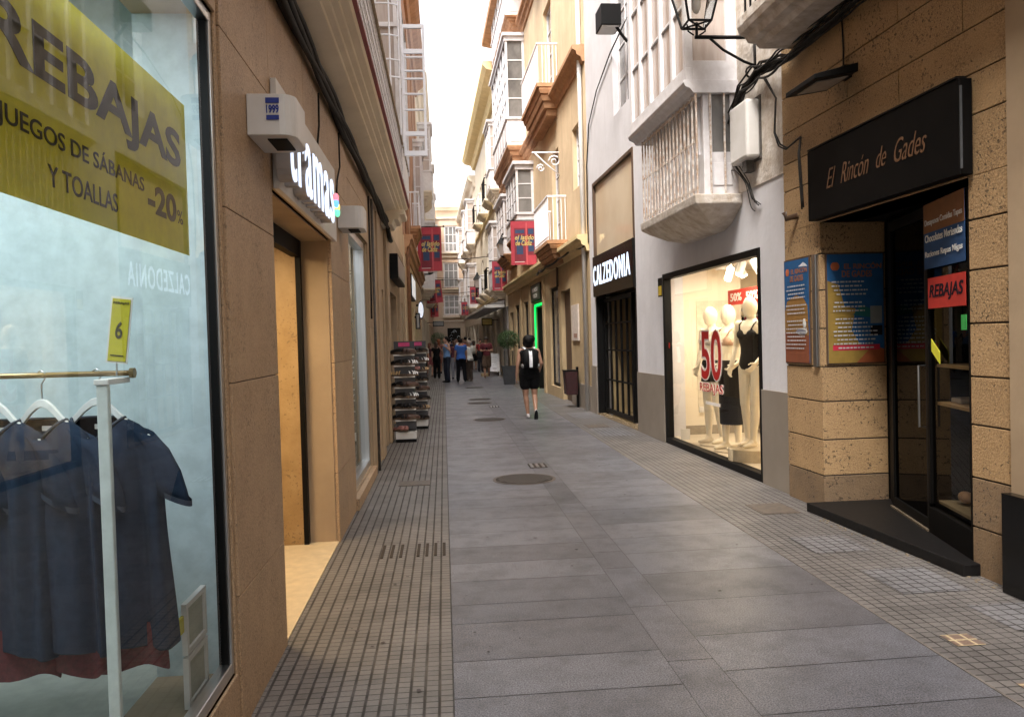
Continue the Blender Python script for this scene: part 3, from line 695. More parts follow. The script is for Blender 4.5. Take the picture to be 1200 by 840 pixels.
# ================================================================== FAR LEFT BUILDINGS
def rowwindows(T, parent, cols, zs, w, h, style, d=-.12):
    for z in zs:
        for s in cols: style(T, parent, s, s + w, z, z + h, d)
B2 = thing('yellow_building', 'yellow ochre building with orange cornice, second on the left past the shoe racks', 'building', (-.88, 19.5, 0))
hl = [(20.6, 22.4, 0, 2.6), (23.4, 24.6, .3, 2.6), (25.6, 27.4, 0, 2.6), (28.6, 29.6, .3, 2.6), (30.6, 32.2, 0, 2.6)]
up = [(s, s + 1.1, z, z + 2.3) for s in (20.6, 24, 27.4, 30.6) for z in (5.0, 8.9)]
mb = MB(FL); wallgrid(mb, 19.45, 33, 0, 4.2, hl, 0, .3); mb.build('wall', X['plasterY'], B2)
mb = MB(FL); wallgrid(mb, 19.45, 33, 4.2, 12.2, up, 0, .3); mb.build('wall', mat('terracotta_render', (.46, .27, .17), (.38, .21, .13), 2, .8, streak=.3), B2)
for i, (a, b, c, d) in enumerate(hl): sash(FL, B2, a, b, c, d, -.2, 2 if i % 2 == 0 else 1, 1, X['black'], X['winglass'], .08, 'shopfront')
for a, b, c, d in up: sash(FL, B2, a, b, c, d, -.15, 2, 4)
MB(FL).prism([(-.0, 3.75), (.03, 3.75), (.06, 3.9), (.12, 3.95), (.15, 4.08), (.2, 4.1), (.2, 4.2), (-.0, 4.22)], 19.46, 33).build('cornice', X['orange'], B2)
MB(FL).prism([(-.0, 11.6), (.08, 11.6), (.14, 11.85), (.3, 11.95), (.42, 12.1), (.42, 12.25), (-.0, 12.25)], 19.46, 33).build('cornice', X['orange'], B2)
for s in (27.9,): mirador(FL, B2, s, s + 2.2, .30, 4.75, 8.6, .8, .45, con=X['orange'], bays=3, gm=X['curtain'])
for s in (23.5, 30.6): balcony(FL, B2, s, s + 2, .30, 5.0, 1.0, conz=.35)
shell(FL, 19.45, 33, 12.2, B2, X['palecream'])
wallsign(FL, 20.3, 22.9, 2.75, 3.35, 'white faced light box on black frame on the yellow left building', .12, emit('white_box', (.85, .88, .9), .12))
projsign(FL, 26.5, 2.35, .20, .62, 'round white lit sign projecting from the yellow left building', oval=True, col='black', d0=.06)
projsign(FL, 24.9, 2.0, .14, .5, 'slim black vertical sign between the far left shopfronts', col='black', d0=.03, fg=(.3, .3, .3))
# drain pipes on the left
pm = mat('rusty_pipe', (.30, .14, .07), (.2, .1, .05), 9, .7)
tag(MB(FL).tube([(19.62, .07, .0), (19.62, .07, 11)], .05, 8).build('drain_pipe', pm, smooth=True), 'rust-brown drain pipe at the edge of the yellow left building', 'drain pipe')
tag(MB(FL).tube([(10.1, .03, 0), (10.1, .03, 3.4)], .018, 8).build('cable_conduit', X['cablegrey'], smooth=True), 'thin conduit up the wall beyond the second left window', 'conduit')

def farbuilding(name, label, T, s0, s1, ztop, wallm, cols, zs, w=1.1, h=2.2, gm=None, corn=None, kinds='bbm', conm=None, dark=True, groundh=3.2, dout=.5, gsolid=False):
    b = thing(name, label, 'building', T(s0, 0, 0))
    gh = [] if gsolid else [(s, s + 2.0, 0, 2.7) for s in [s0 + .7 + 3.1 * i for i in range(int((s1 - s0 - .5) / 3.1))]]
    up = [(s, s + w, z, z + h) for s in cols for z in zs]
    mb = MB(T); wallgrid(mb, s0 + .01, s1, 0, ztop, gh + up, 0, .3); mb.build('wall', wallm, b)
    for i, q in enumerate(gh): sash(T, b, *q, -.25, 2, 1, X['black'] if i % 2 else X['brown'], X['winglass'], .09, 'shopfront')
    for i, q in enumerate(up): sash(T, b, *q, -.14, 2, 4, gm=gm)
    MB(T).prism([(0, ztop - .7), (dout * .2, ztop - .7), (dout * .35, ztop - .4), (dout * .8, ztop - .3), (dout, ztop - .12), (dout, ztop + .02), (0, ztop + .02)], s0 + .01, s1).build('cornice', corn or X['ycorn'], b)
    i = 0
    for z in zs:
        MB(T).prism([(0, z - .5), (.1, z - .48), (.12, z - .36), (0, z - .34)], s0 + .01, s1).build('string_course', corn or X['ycorn'], b)
        for s in cols:
            k = kinds[i % len(kinds)]; i += 1
            if k == 'b': balcony(T, b, s - .35, s + w + .35, .5, z - .02, 1.0, conm or X['palecream'], conz=.25, rail=X['wmetal'] if i % 2 else X['black'])
            elif k == 'm': mirador(T, b, s - .4, s + w + .4, .55, z - .3, z + h + .4, .8, .45, con=conm or X['palecream'], gm=X['curtain'])
    shell(T, s0 + .01, s1, ztop, b, X['palecream'])
    return b
farbuilding('cream_building', 'cream building with white glazed bays, third on the left', FL, 33.0, 49.5, 12.8, X['palecream'], (35, 39, 43, 46.6), (4.2, 8.4), kinds='mbmb', corn=X['palecream'])
farbuilding('pale_building', 'pale building last on the left before the end of the street', FL, 49.5, 70, 12.5, X['peach'], (51.5, 56, 60.5, 65), (4.2, 8.4), kinds='bmb', corn=X['palecream'])
projsign(FL, 45.0, 2.45, .62, .3, 'small black rectangular sign high over the far left shopfronts', d0=.3, col='black', fg=(.25, .25, .25))
# ================================================================== RIGHT SIDE
def FRA(s, d, z): return FR(s, d + .05, z)
# nearest building (only its edge is in view)
B0 = thing('corner_building', 'pale plastered building edge with black base at the right margin', 'building', FR(4.5, 0, 0))
mb = MB(FRA); wallgrid(mb, -14, 4.495, 0, 9.5, [(a, a + 1.1, z, z + 2.2) for a in (-10, -6.5, -3, .5) for z in (4.2, 7)], .02, .3); mb.build('wall', X['plasterL'], B0)
for a in (-10, -6.5, -3, .5):
    for z in (4.2, 7): sash(FRA, B0, a, a + 1.1, z, z + 2.2, -.15, 2, 4)
MB(FRA).box(-14, 4.49, .021, .09, 0, .60).build('base_panel', X['blackgloss'], B0, bevel=.004)
shell(FRA, -14, 4.49, 9.5, B0, X['cream'])

# ---------------- stone building with the souvenir shop
BA = thing('stone_building', 'shelly brown stone shopfront building with deep dark entrance', 'building', FR(6, 0, 0))
J = [.31, .63, .97, 1.28, 1.62, 1.96, 2.28, 2.6, 2.94, 3.2, 3.49, 3.83]
blocks(FRA, BA, 6.80, 7.49, 0, 2.555, [j for j in J if j < 2.5], lambda k: [], 0, .60, [X['stoneR'], X['stoneRd']], X['joint'], 'stone_pillar', .012, dark=.3)
blocks(FRA, BA, 4.50, 4.865, 0, 2.555, [j for j in J if j < 2.5], lambda k: [], 0, .45, [X['stoneR'], X['stoneRd']], X['joint'], 'stone_pillar', .012, dark=.6)
blocks(FRA, BA, 4.50, 7.49, 2.558, 9.0, J[8:] + [4.2 + .34 * i for i in range(14)], lambda k: [4.87] if k < 2 else ([4.9, 6.3] if k % 2 else [5.6]), -.001, .35, X['stoneR'], X['joint'], 'stone_cladding', .009)
shell(FRA, 4.56, 7.49, 9.0, BA, X['cream'])
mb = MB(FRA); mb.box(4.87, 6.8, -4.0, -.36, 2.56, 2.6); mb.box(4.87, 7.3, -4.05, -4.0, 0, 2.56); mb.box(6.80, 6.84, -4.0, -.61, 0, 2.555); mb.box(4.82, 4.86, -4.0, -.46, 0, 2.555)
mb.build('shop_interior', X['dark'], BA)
MB().vprism([(3.17, 6.80), (3.93, 6.80), (6.5, 6.8), (6.5, 4.8), (3.47, 4.80), (3.27, 4.80)], .002, .08).build('entrance_step', mat('black_granite', (.004, .0037, .0037), (.010, .009, .009), 24, .5, spec=.2), BA, bevel=.006)
X['handle'] = mat('dull_handle', (.05, .048, .045), rough=.5, metal=.6)
P = [(3.93, 6.76), (3.80, 6.49), (3.585, 5.63), (3.40, 4.87)]
def seg(a, b, w=.05):      # frame mapping: a -> along the segment, d outward, z up
    ax, ay = P[a]; bx, by = P[b]; L = math.hypot(bx - ax, by - ay); ux, uy = (bx - ax) / L, (by - ay) / L
    return (lambda t, d, z: (ax + ux * t + uy * d, ay + uy * t - ux * d, z)), L
T, L = seg(0, 1); MB(T).box(0, L, -.03, .0, .081, 2.55).build('door_jamb', X['blackmatt'], BA)
T, L = seg(1, 2); mb = MB(T); mb.box(0.0, .05, -.03, .01, .095, 2.5); mb.box(L - .04, L - .002, -.03, .01, .095, 2.5); mb.box(.05, L - .04, -.03, .01, .095, .17); mb.box(.05, L - .04, -.03, .01, 2.42, 2.5)
dr = mb.build('glass_door', X['black'], BA); MB(T).quad((.05, -.01, .17), (L - .04, -.01, .17), (L - .04, -.01, 2.42), (.05, -.01, 2.42)).build('pane', X['glassD'], dr)
MB(T).box(0, L, -.02, .03, .081, .095).build('threshold', flat('dull_strip', (.10, .075, .05)), dr)
MB(T).tube([(L - .035, .01, 1.32), (L - .035, .06, 1.32), (L - .035, .06, .86), (L - .035, .01, .86)], .008, 8).build('handle', X['handle'], dr, smooth=True)
T, L = seg(2, 3); mb = MB(T); mb.box(0.0, L, -.04, .015, .081, .27); mb.box(0, .035, -.04, .012, .30, 2.5); mb.box(L - .03, L, -.04, .012, .3, 2.5); mb.box(.035, L - .03, -.04, .012, 2.46, 2.5)
dc = mb.build('display_case', X['blackmatt'], BA); MB(T).quad((.035, -.01, .3), (L - .03, -.01, .3), (L - .03, -.01, 2.46), (.035, -.01, 2.46)).build('pane', X['glassC'], dc)
for z in (1.03, 1.31): MB(T).box(.02, L - .02, -.55, -.05, z, z + .022).build('shelf', flat('pale_wood', (.55, .40, .22)), dc)
MB(T).box(.02, L - .02, -.55, -.05, .30, .32).build('case_floor', flat('case_floor', (.35, .3, .2)), dc)
rr = random.Random(4)
mb = MB(T)
for k in range(9): mb.ell((.10 + rr.random() * (L - .2), -.15 - rr.random() * .25, .36 + rr.random() * .05), (.05, .05, .04), 8, 6)
tag(mb.build('souvenir_pile', flat('shells', (.40, .26, .16)), smooth=True), 'heap of brownish shells on the floor of the dark display case', 'souvenirs')
tag(MB(T).box(.08, .26, -.3, -.12, 1.053, 1.09).build('folded_paper', flat('paper', (.75, .75, .78)), bevel=.01), 'folded white papers lying on the shelf of the display case', 'papers')
# notices stuck to the case glass
def notice(T, a0, a1, z0, z1, label, m, d=.004, cat='poster', name='poster'):
    t = thing(name, label, cat, T(a0, d, z0)); MB(T).box(a0, a1, d, d + .003, z0, z1).build('sheet', m, t); return t
ti = notice(T, .01, L - .04, 2.03, 2.50, 'orange and blue menu poster high in the display case glass', flat('menu_blue', (.012, .06, .17)), .018)  # menu colours darkened to carry the entrance shadow
MB(T).box(.01, L - .04, .0215, .024, 2.29, 2.50).build('orange_band', flat('menu_orange', (.22, .09, .03)), ti)
wt = flat('offwhite', (.7, .7, .68))
for z, tx in ((2.33, 'Desayunos Comidas Tapas'), (2.22, 'Chocolates Meriendas'), (2.10, 'Raciones Repas Migas')):
    mb = MB(T); text(mb, tx, .04, L - .07, .0245, z, z + .055, bold=.01, depth=.002); mb.build('lettering', wt, ti)
ti = notice(T, .07, L - .04, 1.74, 1.96, 'red REBAJAS sheet with black handwriting-like letters in the display case glass', flat('sale_red', (.50, .03, .018)), .018)
mb = MB(T); text(mb, 'REBAJAS', .10, L - .07, .0215, 1.79, 1.91, bold=.02, depth=.002, shear=.2); mb.build('lettering', flat('ink', (.012, .012, .03)), ti)
T3 = T
ny = thing('paper_note', 'small slanted yellow paper note on the dark shop glass', 'note', T(.1, .02, 1.38))
MB(T).add([(.12, .018, 1.52), (.28, .018, 1.43), (.28, .018, 1.34), (.12, .018, 1.43), (.12, .021, 1.52), (.28, .021, 1.43), (.28, .021, 1.34), (.12, .021, 1.43)], [(0, 1, 2, 3), (4, 5, 6, 7), (0, 1, 5, 4), (1, 2, 6, 5), (2, 3, 7, 6), (3, 0, 4, 7)]).build('sheet', flat('note_yellow', (.75, .72, .05)), ny)
tag(MB(T).box(L - .12, L - .035, .018, .021, 1.58, 1.68).build('paper_note', flat('note_green', (.04, .40, .08))), 'bright green paper note beside the near stone pillar', 'note')
# name board
sg = thing('name_board', 'wide black name board with bronze script El Rincón de Gades', 'shop sign', FRA(5.8, .02, 2.57))
MB(FRA).box(4.80, 6.80, .012, .10, 2.565, 3.17).build('board', X['blackmatt'], sg, bevel=.004)
MB(FRA).box(4.815, 6.785, .04, .108, 3.172, 3.185).build('top_trim', X['black'], sg)
MB(FRA).box(4.788, 4.799, .088, .099, 2.60, 3.12).build('edge_light', flat('edge_white', (.06, .065, .07)), sg)
X['bronze'] = mat('bronze_letter', (.13, .062, .028), rough=.5)
for tx, a0, a1 in (('El', 6.47, 6.32), ('Rincón', 6.24, 5.83), ('de', 5.73, 5.60), ('Gades', 5.50, 5.13)):
    mb = MB(FRA); text(mb, tx, a0, a1, .101, 2.79 if tx != 'de' else 2.80, 2.95 if tx != 'Gades' else 2.955, bold=-.008, depth=.003, shear=.5); mb.build('lettering', X['bronze'], sg)
# posters on the far pillar
def rincon_poster(name, label, T, a0, a1, z0, z1, sgn, art):
    """a0 = left edge as read, a1 = right edge"""
    t = thing(name, label, 'poster', T(a0, 0, z0)); lo, hi = min(a0, a1), max(a0, a1); e = .0
    mb = MB(T); w = .012
    mb.box(lo - w, hi + w, 0.001, .014, z0 - w, z1 + w); mb.build('frame', X['brown'], t)
    MB(T).box(lo, hi, .014, .018, z0, z1).build('sheet', flat('poster_blue', (.008, .085, .23)), t)  # print colours darkened: the strong shadow on the posters is painted in
    W = a1 - a0; Hh = z1 - z0; Y = lambda f: z0 + Hh * f; A = lambda f: a0 + W * f
    def poly(nm, pts, c, d=.0185):
        MB(T).quad(*[(A(x), d, Y(y)) for x, y in pts]).build(nm, flat('p_' + nm + ('%.2f' % c[0]), c), t)
    rq = random.Random(len(label))
    if art == 'gull':
        poly('sand', [(0, .0), (1, .0), (1, .30), (.7, .34), (0, .38)], (.20, .055, .02)); poly('rooftops', [(0, .30), (1, .26), (.95, .55), (.8, .62), (.5, .66), (.1, .6), (0, .5)], (.26, .13, .03), .0190)
        MB(T).ell((A(.72), .0195, Y(.30)), (abs(W) * .22, .004, Hh * .035), 12, 6).build('gull_body', wt, t); MB(T).ell((A(.82), .0195, Y(.38)), (abs(W) * .07, .004, Hh * .05), 10, 6).build('gull_neck', wt, t)
        poly('gull_wing', [(.45, .29), (.85, .27), (.9, .31), (.6, .335)], (.2, .2, .25), .0245); poly('gull_beak', [(.88, .42), (.98, .40), (.88, .40)], (.8, .35, .03), .025); poly('cloud', [(.6, .93), (.98, .92), (.9, .945), (.8, .965), (.7, .945)], (.7, .72, .75))
    else:
        poly('sand', [(0, .0), (1, .0), (1, .10), (.6, .14), (.42, .30), (.5, .5), (.3, .52), (.2, .72), (0, .76)], (.27, .17, .03)); poly('orange_shore', [(.5, .0), (1, .0), (1, .12), (.8, .16), (.6, .05)], (.28, .07, .02), .0190)
        poly('coast', [(.45, .44), (.95, .40), (.9, .47), (.6, .53)], (.01, .12, .12), .0190); poly('red_band', [(.08, .115), (.92, .115), (.92, .165), (.08, .165)], (.50, .02, .05), .0195)
        poly('photo', [(.76, .36), (.97, .36), (.97, .52), (.76, .52)], (.2, .22, .22), .0195); poly('photo_dark', [(.76, .25), (.97, .25), (.97, .34), (.76, .34)], (.02, .02, .03), .0195)
    MB(T).ell((A(.14), .019, Y(.89)), (abs(W) * .08, .003, abs(W) * .08), 14, 6).build('crest', flat('crest', (.45, .12, .04)), t)
    oc = flat('title_orange', (.25, .10, .05))
    for tx, f0, f1, y0, y1 in (('EL RINCÓN', .3, .97, .865, .925), ('DE GADES', .26, .8, .79, .85)):
        mb = MB(T); text(mb, tx, A(f0), A(f1), .0195, Y(y0), Y(y1), bold=.02, depth=.002); mb.build('title', oc, t)
    for k in range(17):          # rows of tiny unreadable print
        if k in (4, 8): continue
        y = .74 - k * .038
        if y < .1: continue
        mb = MB(T); x = .06 + rq.random() * .12; xe = (.95 if art == 'gull' else (.72 if k < 11 else .9)) - rq.random() * .12
        while x < xe:
            l = rq.uniform(.025, .085); mb.quad((A(x), .0255, Y(y)), (A(min(x + l, xe)), .0255, Y(y)), (A(min(x + l, xe)), .0255, Y(y + .013)), (A(x), .0255, Y(y + .013))); x += l + .018
        mb.build('line_of_print', flat('print_grey', (.45, .45, .45)), t)
    return t
rincon_poster('framed_poster', 'narrow framed blue and orange poster with a white gull on the pillar front', FRA, 7.47, 6.99, 1.31, 2.27, -1, 'gull')
TP = lambda a, d, z: (3.385 - .05 + a, 6.80 - .0 - d, z)       # reveal face of the pillar, facing the camera
rincon_poster('framed_poster', 'wide framed blue and yellow poster with text on the pillar reveal beside the dark doorway', TP, .055, .57, 1.31, 2.27, 1, 'map')
tag(MB(FRA).box(6.83, 6.90, .001, .03, 1.28, 2.28).build('metal_strip', X['steel'], bevel=.003), 'upright metal strip between the two blue posters on the pillar corner', 'metal strip')
# balcony above (its white underside shows)
b = MB(FRA).prism([(0, 4.20), (.36, 4.20), (.40, 4.24), (.47, 4.25), (.50, 4.30), (.55, 4.32), (.57, 4.38), (.57, 4.46), (0, 4.46)], 3.2, 7.15).build('balcony', X['whiteold'], BA, bevel=.004)
mb = MB(FRA)
for i in range(34): mb.box(3.3 + i * .115, 3.315 + i * .115, .50, .515, 4.46, 5.4)
mb.box(3.2, 7.15, .48, .53, 5.4, 5.44); mb.build('railing', X['black'], b)
# floodlight and small pipe stub
fl = thing('floodlight', 'flat black floodlight fixed to the brown stone above the name board', 'floodlight', FRA(6.3, 0, 3.6))
MB(FRA).prism([(.06, 3.62), (.42, 3.56), (.42, 3.60), (.06, 3.69)], 6.02, 6.52).build('housing', X['black'], fl, bevel=.006)
MB(FRA).prism([(.10, 3.606), (.36, 3.562), (.36, 3.567), (.10, 3.612)], 6.10, 6.44).build('lens', flat('lens', (.3, .28, .25), .2), fl)
MB(FRA).box(6.22, 6.32, .001, .07, 3.64, 3.74).build('bracket', X['black'], fl)
tag(MB(FRA).tube([(7.2, .0, 2.68), (7.25, .09, 2.66), (7.25, .11, 2.72)], .028, 8).build('pipe_stub', X['brown'], smooth=True), 'short rusty pipe stub sticking out of the stone left of the name board', 'pipe')

# ---------------- white building with the lingerie shop
BW = thing('white_building', 'white plastered building with grey base, lit display window and old enclosed balcony', 'building', FR(12, 0, 0))
hs_ = [(8.17, 11.62, .0, 2.50), (13.12, 16.30, 0, 4.75)]
uw = [(13.3, 14.4, 5.6, 8.0), (13.3, 14.4, 9.6, 11.8)]
mb = MB(FR); wallgrid(mb, 7.5, 16.78, 0, 12.5, hs_ + uw, 0, .3); mb.build('wall', X['white'], BW)
for a, b, c, d in uw: sash(FR, BW, a, b, c, d, -.15, 2, 4)
for a, b in ((7.5, 8.165), (11.625, 13.115), (16.305, 16.78)): MB(FR).box(a, b, .002, .022, 0, 1.0).build('grey_base', X['socle'], BW, bevel=.003)
MB(FR).box(7.505, 8.95, .0, .012, 3.15, 12).build('peeling_render', X['whiteold'], BW)
shell(FR, 7.5, 16.78, 12.5, BW, X['palecream'])
mb = MB(FR); a, b = 8.17, 11.62
mb.box(a, a + .07, -.10, .012, .0, 2.5); mb.box(b - .07, b, -.10, .012, .0, 2.5); mb.box(a + .07, b - .07, -.10, .012, 0, .085); mb.box(a + .07, b - .07, -.10, .012, 2.42, 2.5)
w = mb.build('display_window', X['black'], BW, bevel=.004)
MB(FR).quad((a + .07, -.04, .085), (b - .07, -.04, .085), (b - .07, -.04, 2.42), (a + .07, -.04, 2.42)).build('glass', X['glassR'], w)
mb = MB(FR); mb.box(8.0, 12.6, -3.6, -3.55, 0, 2.9); mb.box(11.78, 11.84, -1.25, -.31, 0, 2.6); mb.box(12.55, 12.6, -3.55, -.31, 0, 2.9); mb.box(8.0, 8.05, -3.55, -.31, 0, 2.9)
mb.build('shop_room', X['shopwall'], BW)
MB(FR).box(8.05, 12.55, -3.55, -.31, 2.62, 2.68).build('shop_ceiling', flat('shop_ceil', (.72, .66, .56)), BW)
MB(FR).box(8.05, 12.55, -3.55, -.105, .05, .085).build('shop_floor', X['shopfloor'], BW)
MB(FR).box(11.765, 11.778, -1.25, -.31, .085, .22).build('skirting', flat('skirt', (.30, .25, .18)), BW)
MB(FR).box(11.74, 11.778, -.70, -.56, .42, .50).build('socket', X['wplastic'], BW)
MB(FR).box(11.765, 11.778, -1.05, -.55, .5, 2.1).build('door_panel', flat('shop_panel', (.66, .58, .45)), BW)
MB(FR).box(8.3, 11.6, -.5, -.47, 2.56, 2.60).build('track', X['wplastic'], BW)
ts = []
for i, (s, d) in enumerate(((9.0, -.45), (9.55, -.5), (9.85, -.5), (10.15, -.55), (10.75, -.7), (8.6, -.4))):
    t = thing('track_spotlight', ['nearest white spotlight under the shop ceiling', 'spotlight in the middle cluster, right one', 'spotlight in the middle cluster, central one', 'spotlight in the middle cluster, left one', 'farthest small spotlight near the ceiling speaker', 'spotlight closest to the window frame at right'][i], 'spotlight', FR(s, d, 2.4), group='white spotlights under the shop ceiling')
    p = Vector(FR(s, d, 2.50)); q = p + Vector((.07 * (1 if i % 2 else -1), -.05, -.16)); MB().tube([tuple(p), tuple(q)], .05, 14).build('housing', X['wplastic'], t, smooth=False)
    MB().tube([tuple(q), tuple(q + (q - p) * .03)], .043, 14).build('lamp', emit('spot_glow', (1, .85, .6), 5), t)
    MB().tube([FR(s, d, 2.56), tuple(p)], .012, 6).build('stem', X['wplastic'], t)
tag(MB(FR).tube([(11.2, -.75, 2.52), (11.2, -.75, 2.615)], .10, 16).build('ceiling_speaker', X['wplastic']), 'round white ceiling fitting at the far top corner of the display window', 'ceiling fitting')
for i, (s, d, pw) in enumerate(((9.2, -.6, 20), (10.6, -.7, 20), (9.8, -2.2, 20))):
    p = FR(s, d, 2.55); area('shop_light', p, .9, pw * .9, (1, .85, .64), (0, 0, 0), .5)
# back of the shop: shelf with garments, red sign
rk = thing('garment_shelf', 'white wall rack with small red and black garments at the back of the shop', 'clothes rack', FR(11.3, -1.6, 0))
mb = MB(FR); mb.box(10.3, 12.4, -1.62, -1.60, .1, 1.95); mb.build('panel', X['shopwall'], rk)
mb = MB(FR); [mb.box(10.3, 12.4, -1.6, -1.3, z, z + .02) for z in (.55, .8, 1.05, 1.95)]; mb.tube([(10.3, -1.4, 1.86), (12.4, -1.4, 1.86)], .012, 6); mb.build('shelf', X['wmetal'], rk)
rr = random.Random(11)
for k in range(16):
    c = rr.choice([(.35, .015, .03), (.35, .015, .03), (.015, .012, .014), (.3, .02, .05), (.03, .03, .1)]); s = 10.4 + k * .12
    MB(FR).loft([(1.62, s, -1.4, .01, .06), (1.70, s, -1.4, .03, .10), (1.80, s, -1.4, .025, .05), (1.85, s, -1.4, .006, .01)], 8).build('garment', flat('g%.2f' % c[0], c), rk, smooth=True)
for k in range(14):
    s = 10.4 + k * .14; MB(FR).box(s, s + .09, -1.55, -1.35, .572 if k % 2 else .822, .60 if k % 2 else .86).build('folded_stack', flat('g0.01', (.015, .012, .014)), rk)
rs = thing('sale_sign', 'red 50 sale sign above the garment rack inside the shop', 'sign', FR(10.8, -1.0, 2.1))
MB(FR).box(10.5, 11.7, -1.04, -1.02, 2.02, 2.24).build('board', flat('sale_red2', (.55, .03, .02)), rs)
mb = MB(FR); text(mb, '50%  50%', 11.6, 10.6, -1.018, 2.07, 2.19, bold=.02); mb.build('number', flat('sale_white', (.8, .75, .7)), rs)
# sticker on the glass
st = thing('window_sticker', 'big red 50 REBAJAS sticker with white outline on the shop window', 'sticker', FR(9.8, 0, 1.0))
sr, sw = flat('sticker_red', (.55, .02, .015), .4), flat('sticker_white', (.85, .8, .74), .4)
mb = MB(FR); text(mb, '50', 10.16, 9.40, -.034, 1.00, 1.66, bold=.045, depth=.002); mb.build('outline', sw, st)
mb = MB(FR); text(mb, '50', 10.13, 9.43, -.031, 1.02, 1.64, bold=.012, depth=.002); mb.build('number', sr, st)
mb = MB(FR); text(mb, 'REBAJAS', 10.22, 9.38, -.034, .82, .98, bold=.03, depth=.002); mb.build('outline', sw, st)
mb = MB(FR); text(mb, 'REBAJAS', 10.20, 9.40, -.031, .83, .97, bold=.0, depth=.002); mb.build('lettering', sr, st)
MB(FR).box(9.5, 10.0, -.034, -.032, .70, .74).build('strip', sw, st)
t = thing('opening_hours_label', 'small black and yellow label beside the top left corner of the shop window', 'label', FR(11.7, 0, 2.2)); MB(FR).box(11.66, 11.86, .001, .006, 2.18, 2.46).build('plate', X['black'], t); MB(FR).box(11.68, 11.84, .006, .008, 2.20, 2.34).build('yellow_field', flat('lab_y', (.6, .42, .03)), t)
tag(MB(FR).ell((11.5, -.035, 1.45), (.03, .003, .05), 12, 6).build('round_sticker', sr), 'tiny round red sticker low on the far edge of the shop window', 'sticker')
for nm, s, d, lb in (('plinth_low', 10.55, -.40, 'low round cream disc under the far mannequin'), ('plinth_low', 9.95, -.38, 'low round cream disc under the mannequin in the long black skirt')):
    tag(MB().lathe([(.26, .086), (.26, .105), (.25, .11)], FR(s, d, 0), 32).build('display_disc', X['shopfloor']), lb, 'display plinth')
tag(MB().lathe([(.30, .086), (.30, .225), (.29, .235)], FR(9.22, -.33, 0), 36).build('display_plinth', flat('plinth', (.55, .44, .28), .4), smooth=False), 'tall round cream plinth under the nearest mannequin', 'display plinth')
tag(MB(FR).box(8.45, 8.47, -.25, -.10, .09, .26).build('price_card', X['wplastic']), 'small upright price card at the near corner of the shop window', 'price card')
tag(MB(FR).box(11.2, 11.22, -.22, -.09, .09, .24).build('price_card', X['wplastic']), 'small clear price card at the far corner of the shop window', 'price card')

# gated doorway
sg = thing('shop_sign', 'black fascia with white lit capitals CALZEDONIA over the gated doorway', 'shop sign', FR(14.7, 0, 2.4))
MB(FR).box(13.13, 16.29, -.12, .05, 2.42, 3.24).build('fascia', X['blackgloss'], sg, bevel=.005)
mb = MB(FR); text(mb, 'CALZEDONIA', 16.22, 13.3, .051, 2.64, 3.04, bold=.012, depth=.006, spacing=1.2); mb.build('lettering', X['lettering'], sg)
MB(FR).box(13.13, 16.29, -.08, -.04, 3.28, 4.72).build('glazed_panel', X['panelbeige'], BW)
mb = MB(FR)
for q in ((13.122, 13.18, 2.0, 4.72), (16.24, 16.298, 2.0, 4.72)): mb.box(q[0], q[1], -.039, .02, 3.26, 4.75)
mb.box(13.18, 16.24, -.039, .02, 4.69, 4.75); mb.build('panel_frame', X['brown'], BW)
mb = MB(FR); mb.box(13.13, 16.29, -1.6, -1.55, 0, 2.5); mb.box(16.26, 16.3, -1.6, -.31, 0, 2.5); mb.box(13.1, 13.14, -1.6, -.31, 0, 2.5)
mb.build('entrance_wall', mat('entrance_tan', (.36, .27, .14), (.30, .22, .11), 3, .5), BW)
MB(FR).box(13.13, 16.29, -1.55, .01, .0, .03).build('entrance_floor', flat('ent_floor', (.30, .22, .13), .15), BW)
MB(FR).box(13.14, 16.29, -1.6, -.13, 2.42, 2.46).build('entrance_ceiling', X['dark'], BW)
mb = MB(FR)
mb.box(13.12, 13.2, -.2, -.0, .03, 2.41); mb.box(16.22, 16.298, -.2, -.0, .03, 2.41)
mb.box(13.95, 14.03, -.2, -.13, .05, 2.38); mb.box(16.12, 16.2, -.2, -.13, .05, 2.38); mb.box(14.03, 16.12, -.2, -.13, 2.3, 2.38); mb.box(14.03, 16.12, -.2, -.13, .06, .14)
for i in range(1, 5): s = 14.0 + 2.15 * i / 5; mb.box(s - .025, s + .025, -.185, -.145, .14, 2.3)
for z in (.72, 1.32, 1.85): mb.box(14.03, 16.12, -.18, -.15, z, z + .03)
mb.build('gate', X['black'], BW)
MB(FR).box(14.1, 16.0, -.75, -.7, .15, 2.2).build('screen', flat('screen', (.50, .49, .50)), BW)

# enclosed balcony of the white building
mb = MB(FR); s0, s1 = 8.66, 11.0; D = .60
mb.prism([(.0, 4.26), (.52, 4.26), (.56, 4.31), (.61, 4.33), (.63, 4.37), (.63, 4.40), (.0, 4.40)], s0 - .03, s1 + .04)
mb.box(s0, s1, D - .08, D, 4.401, 4.55); mb.box(s0, s0 + .08, .0, D - .08, 4.401, 4.62); mb.box(s1 - .08, s1, .0, D - .08, 4.401, 4.55)
n = 5
for i in range(n + 1): a = s0 + (s1 - s0 - .08) * i / n; mb.box(a, a + .08, D - .09, D - .003, 4.55, 7.6)
for z in (5.25, 6.0, 6.8): mb.box(s0 + .08, s1 - .08, D - .075, D - .02, z, z + .035)
mb.box(s0 + .003, s0 + .07, .0, .13, 4.62, 7.6)
for z in (5.32, 6.3): mb.box(s0 + .01, s0 + .06, .13, D - .09, z, z + .05)
mb.box(s0 - .03, s1 + .03, .0, D + .04, 7.6, 7.85)
mir = mb.build('mirador', X['wpaint'], BW, bevel=.004)
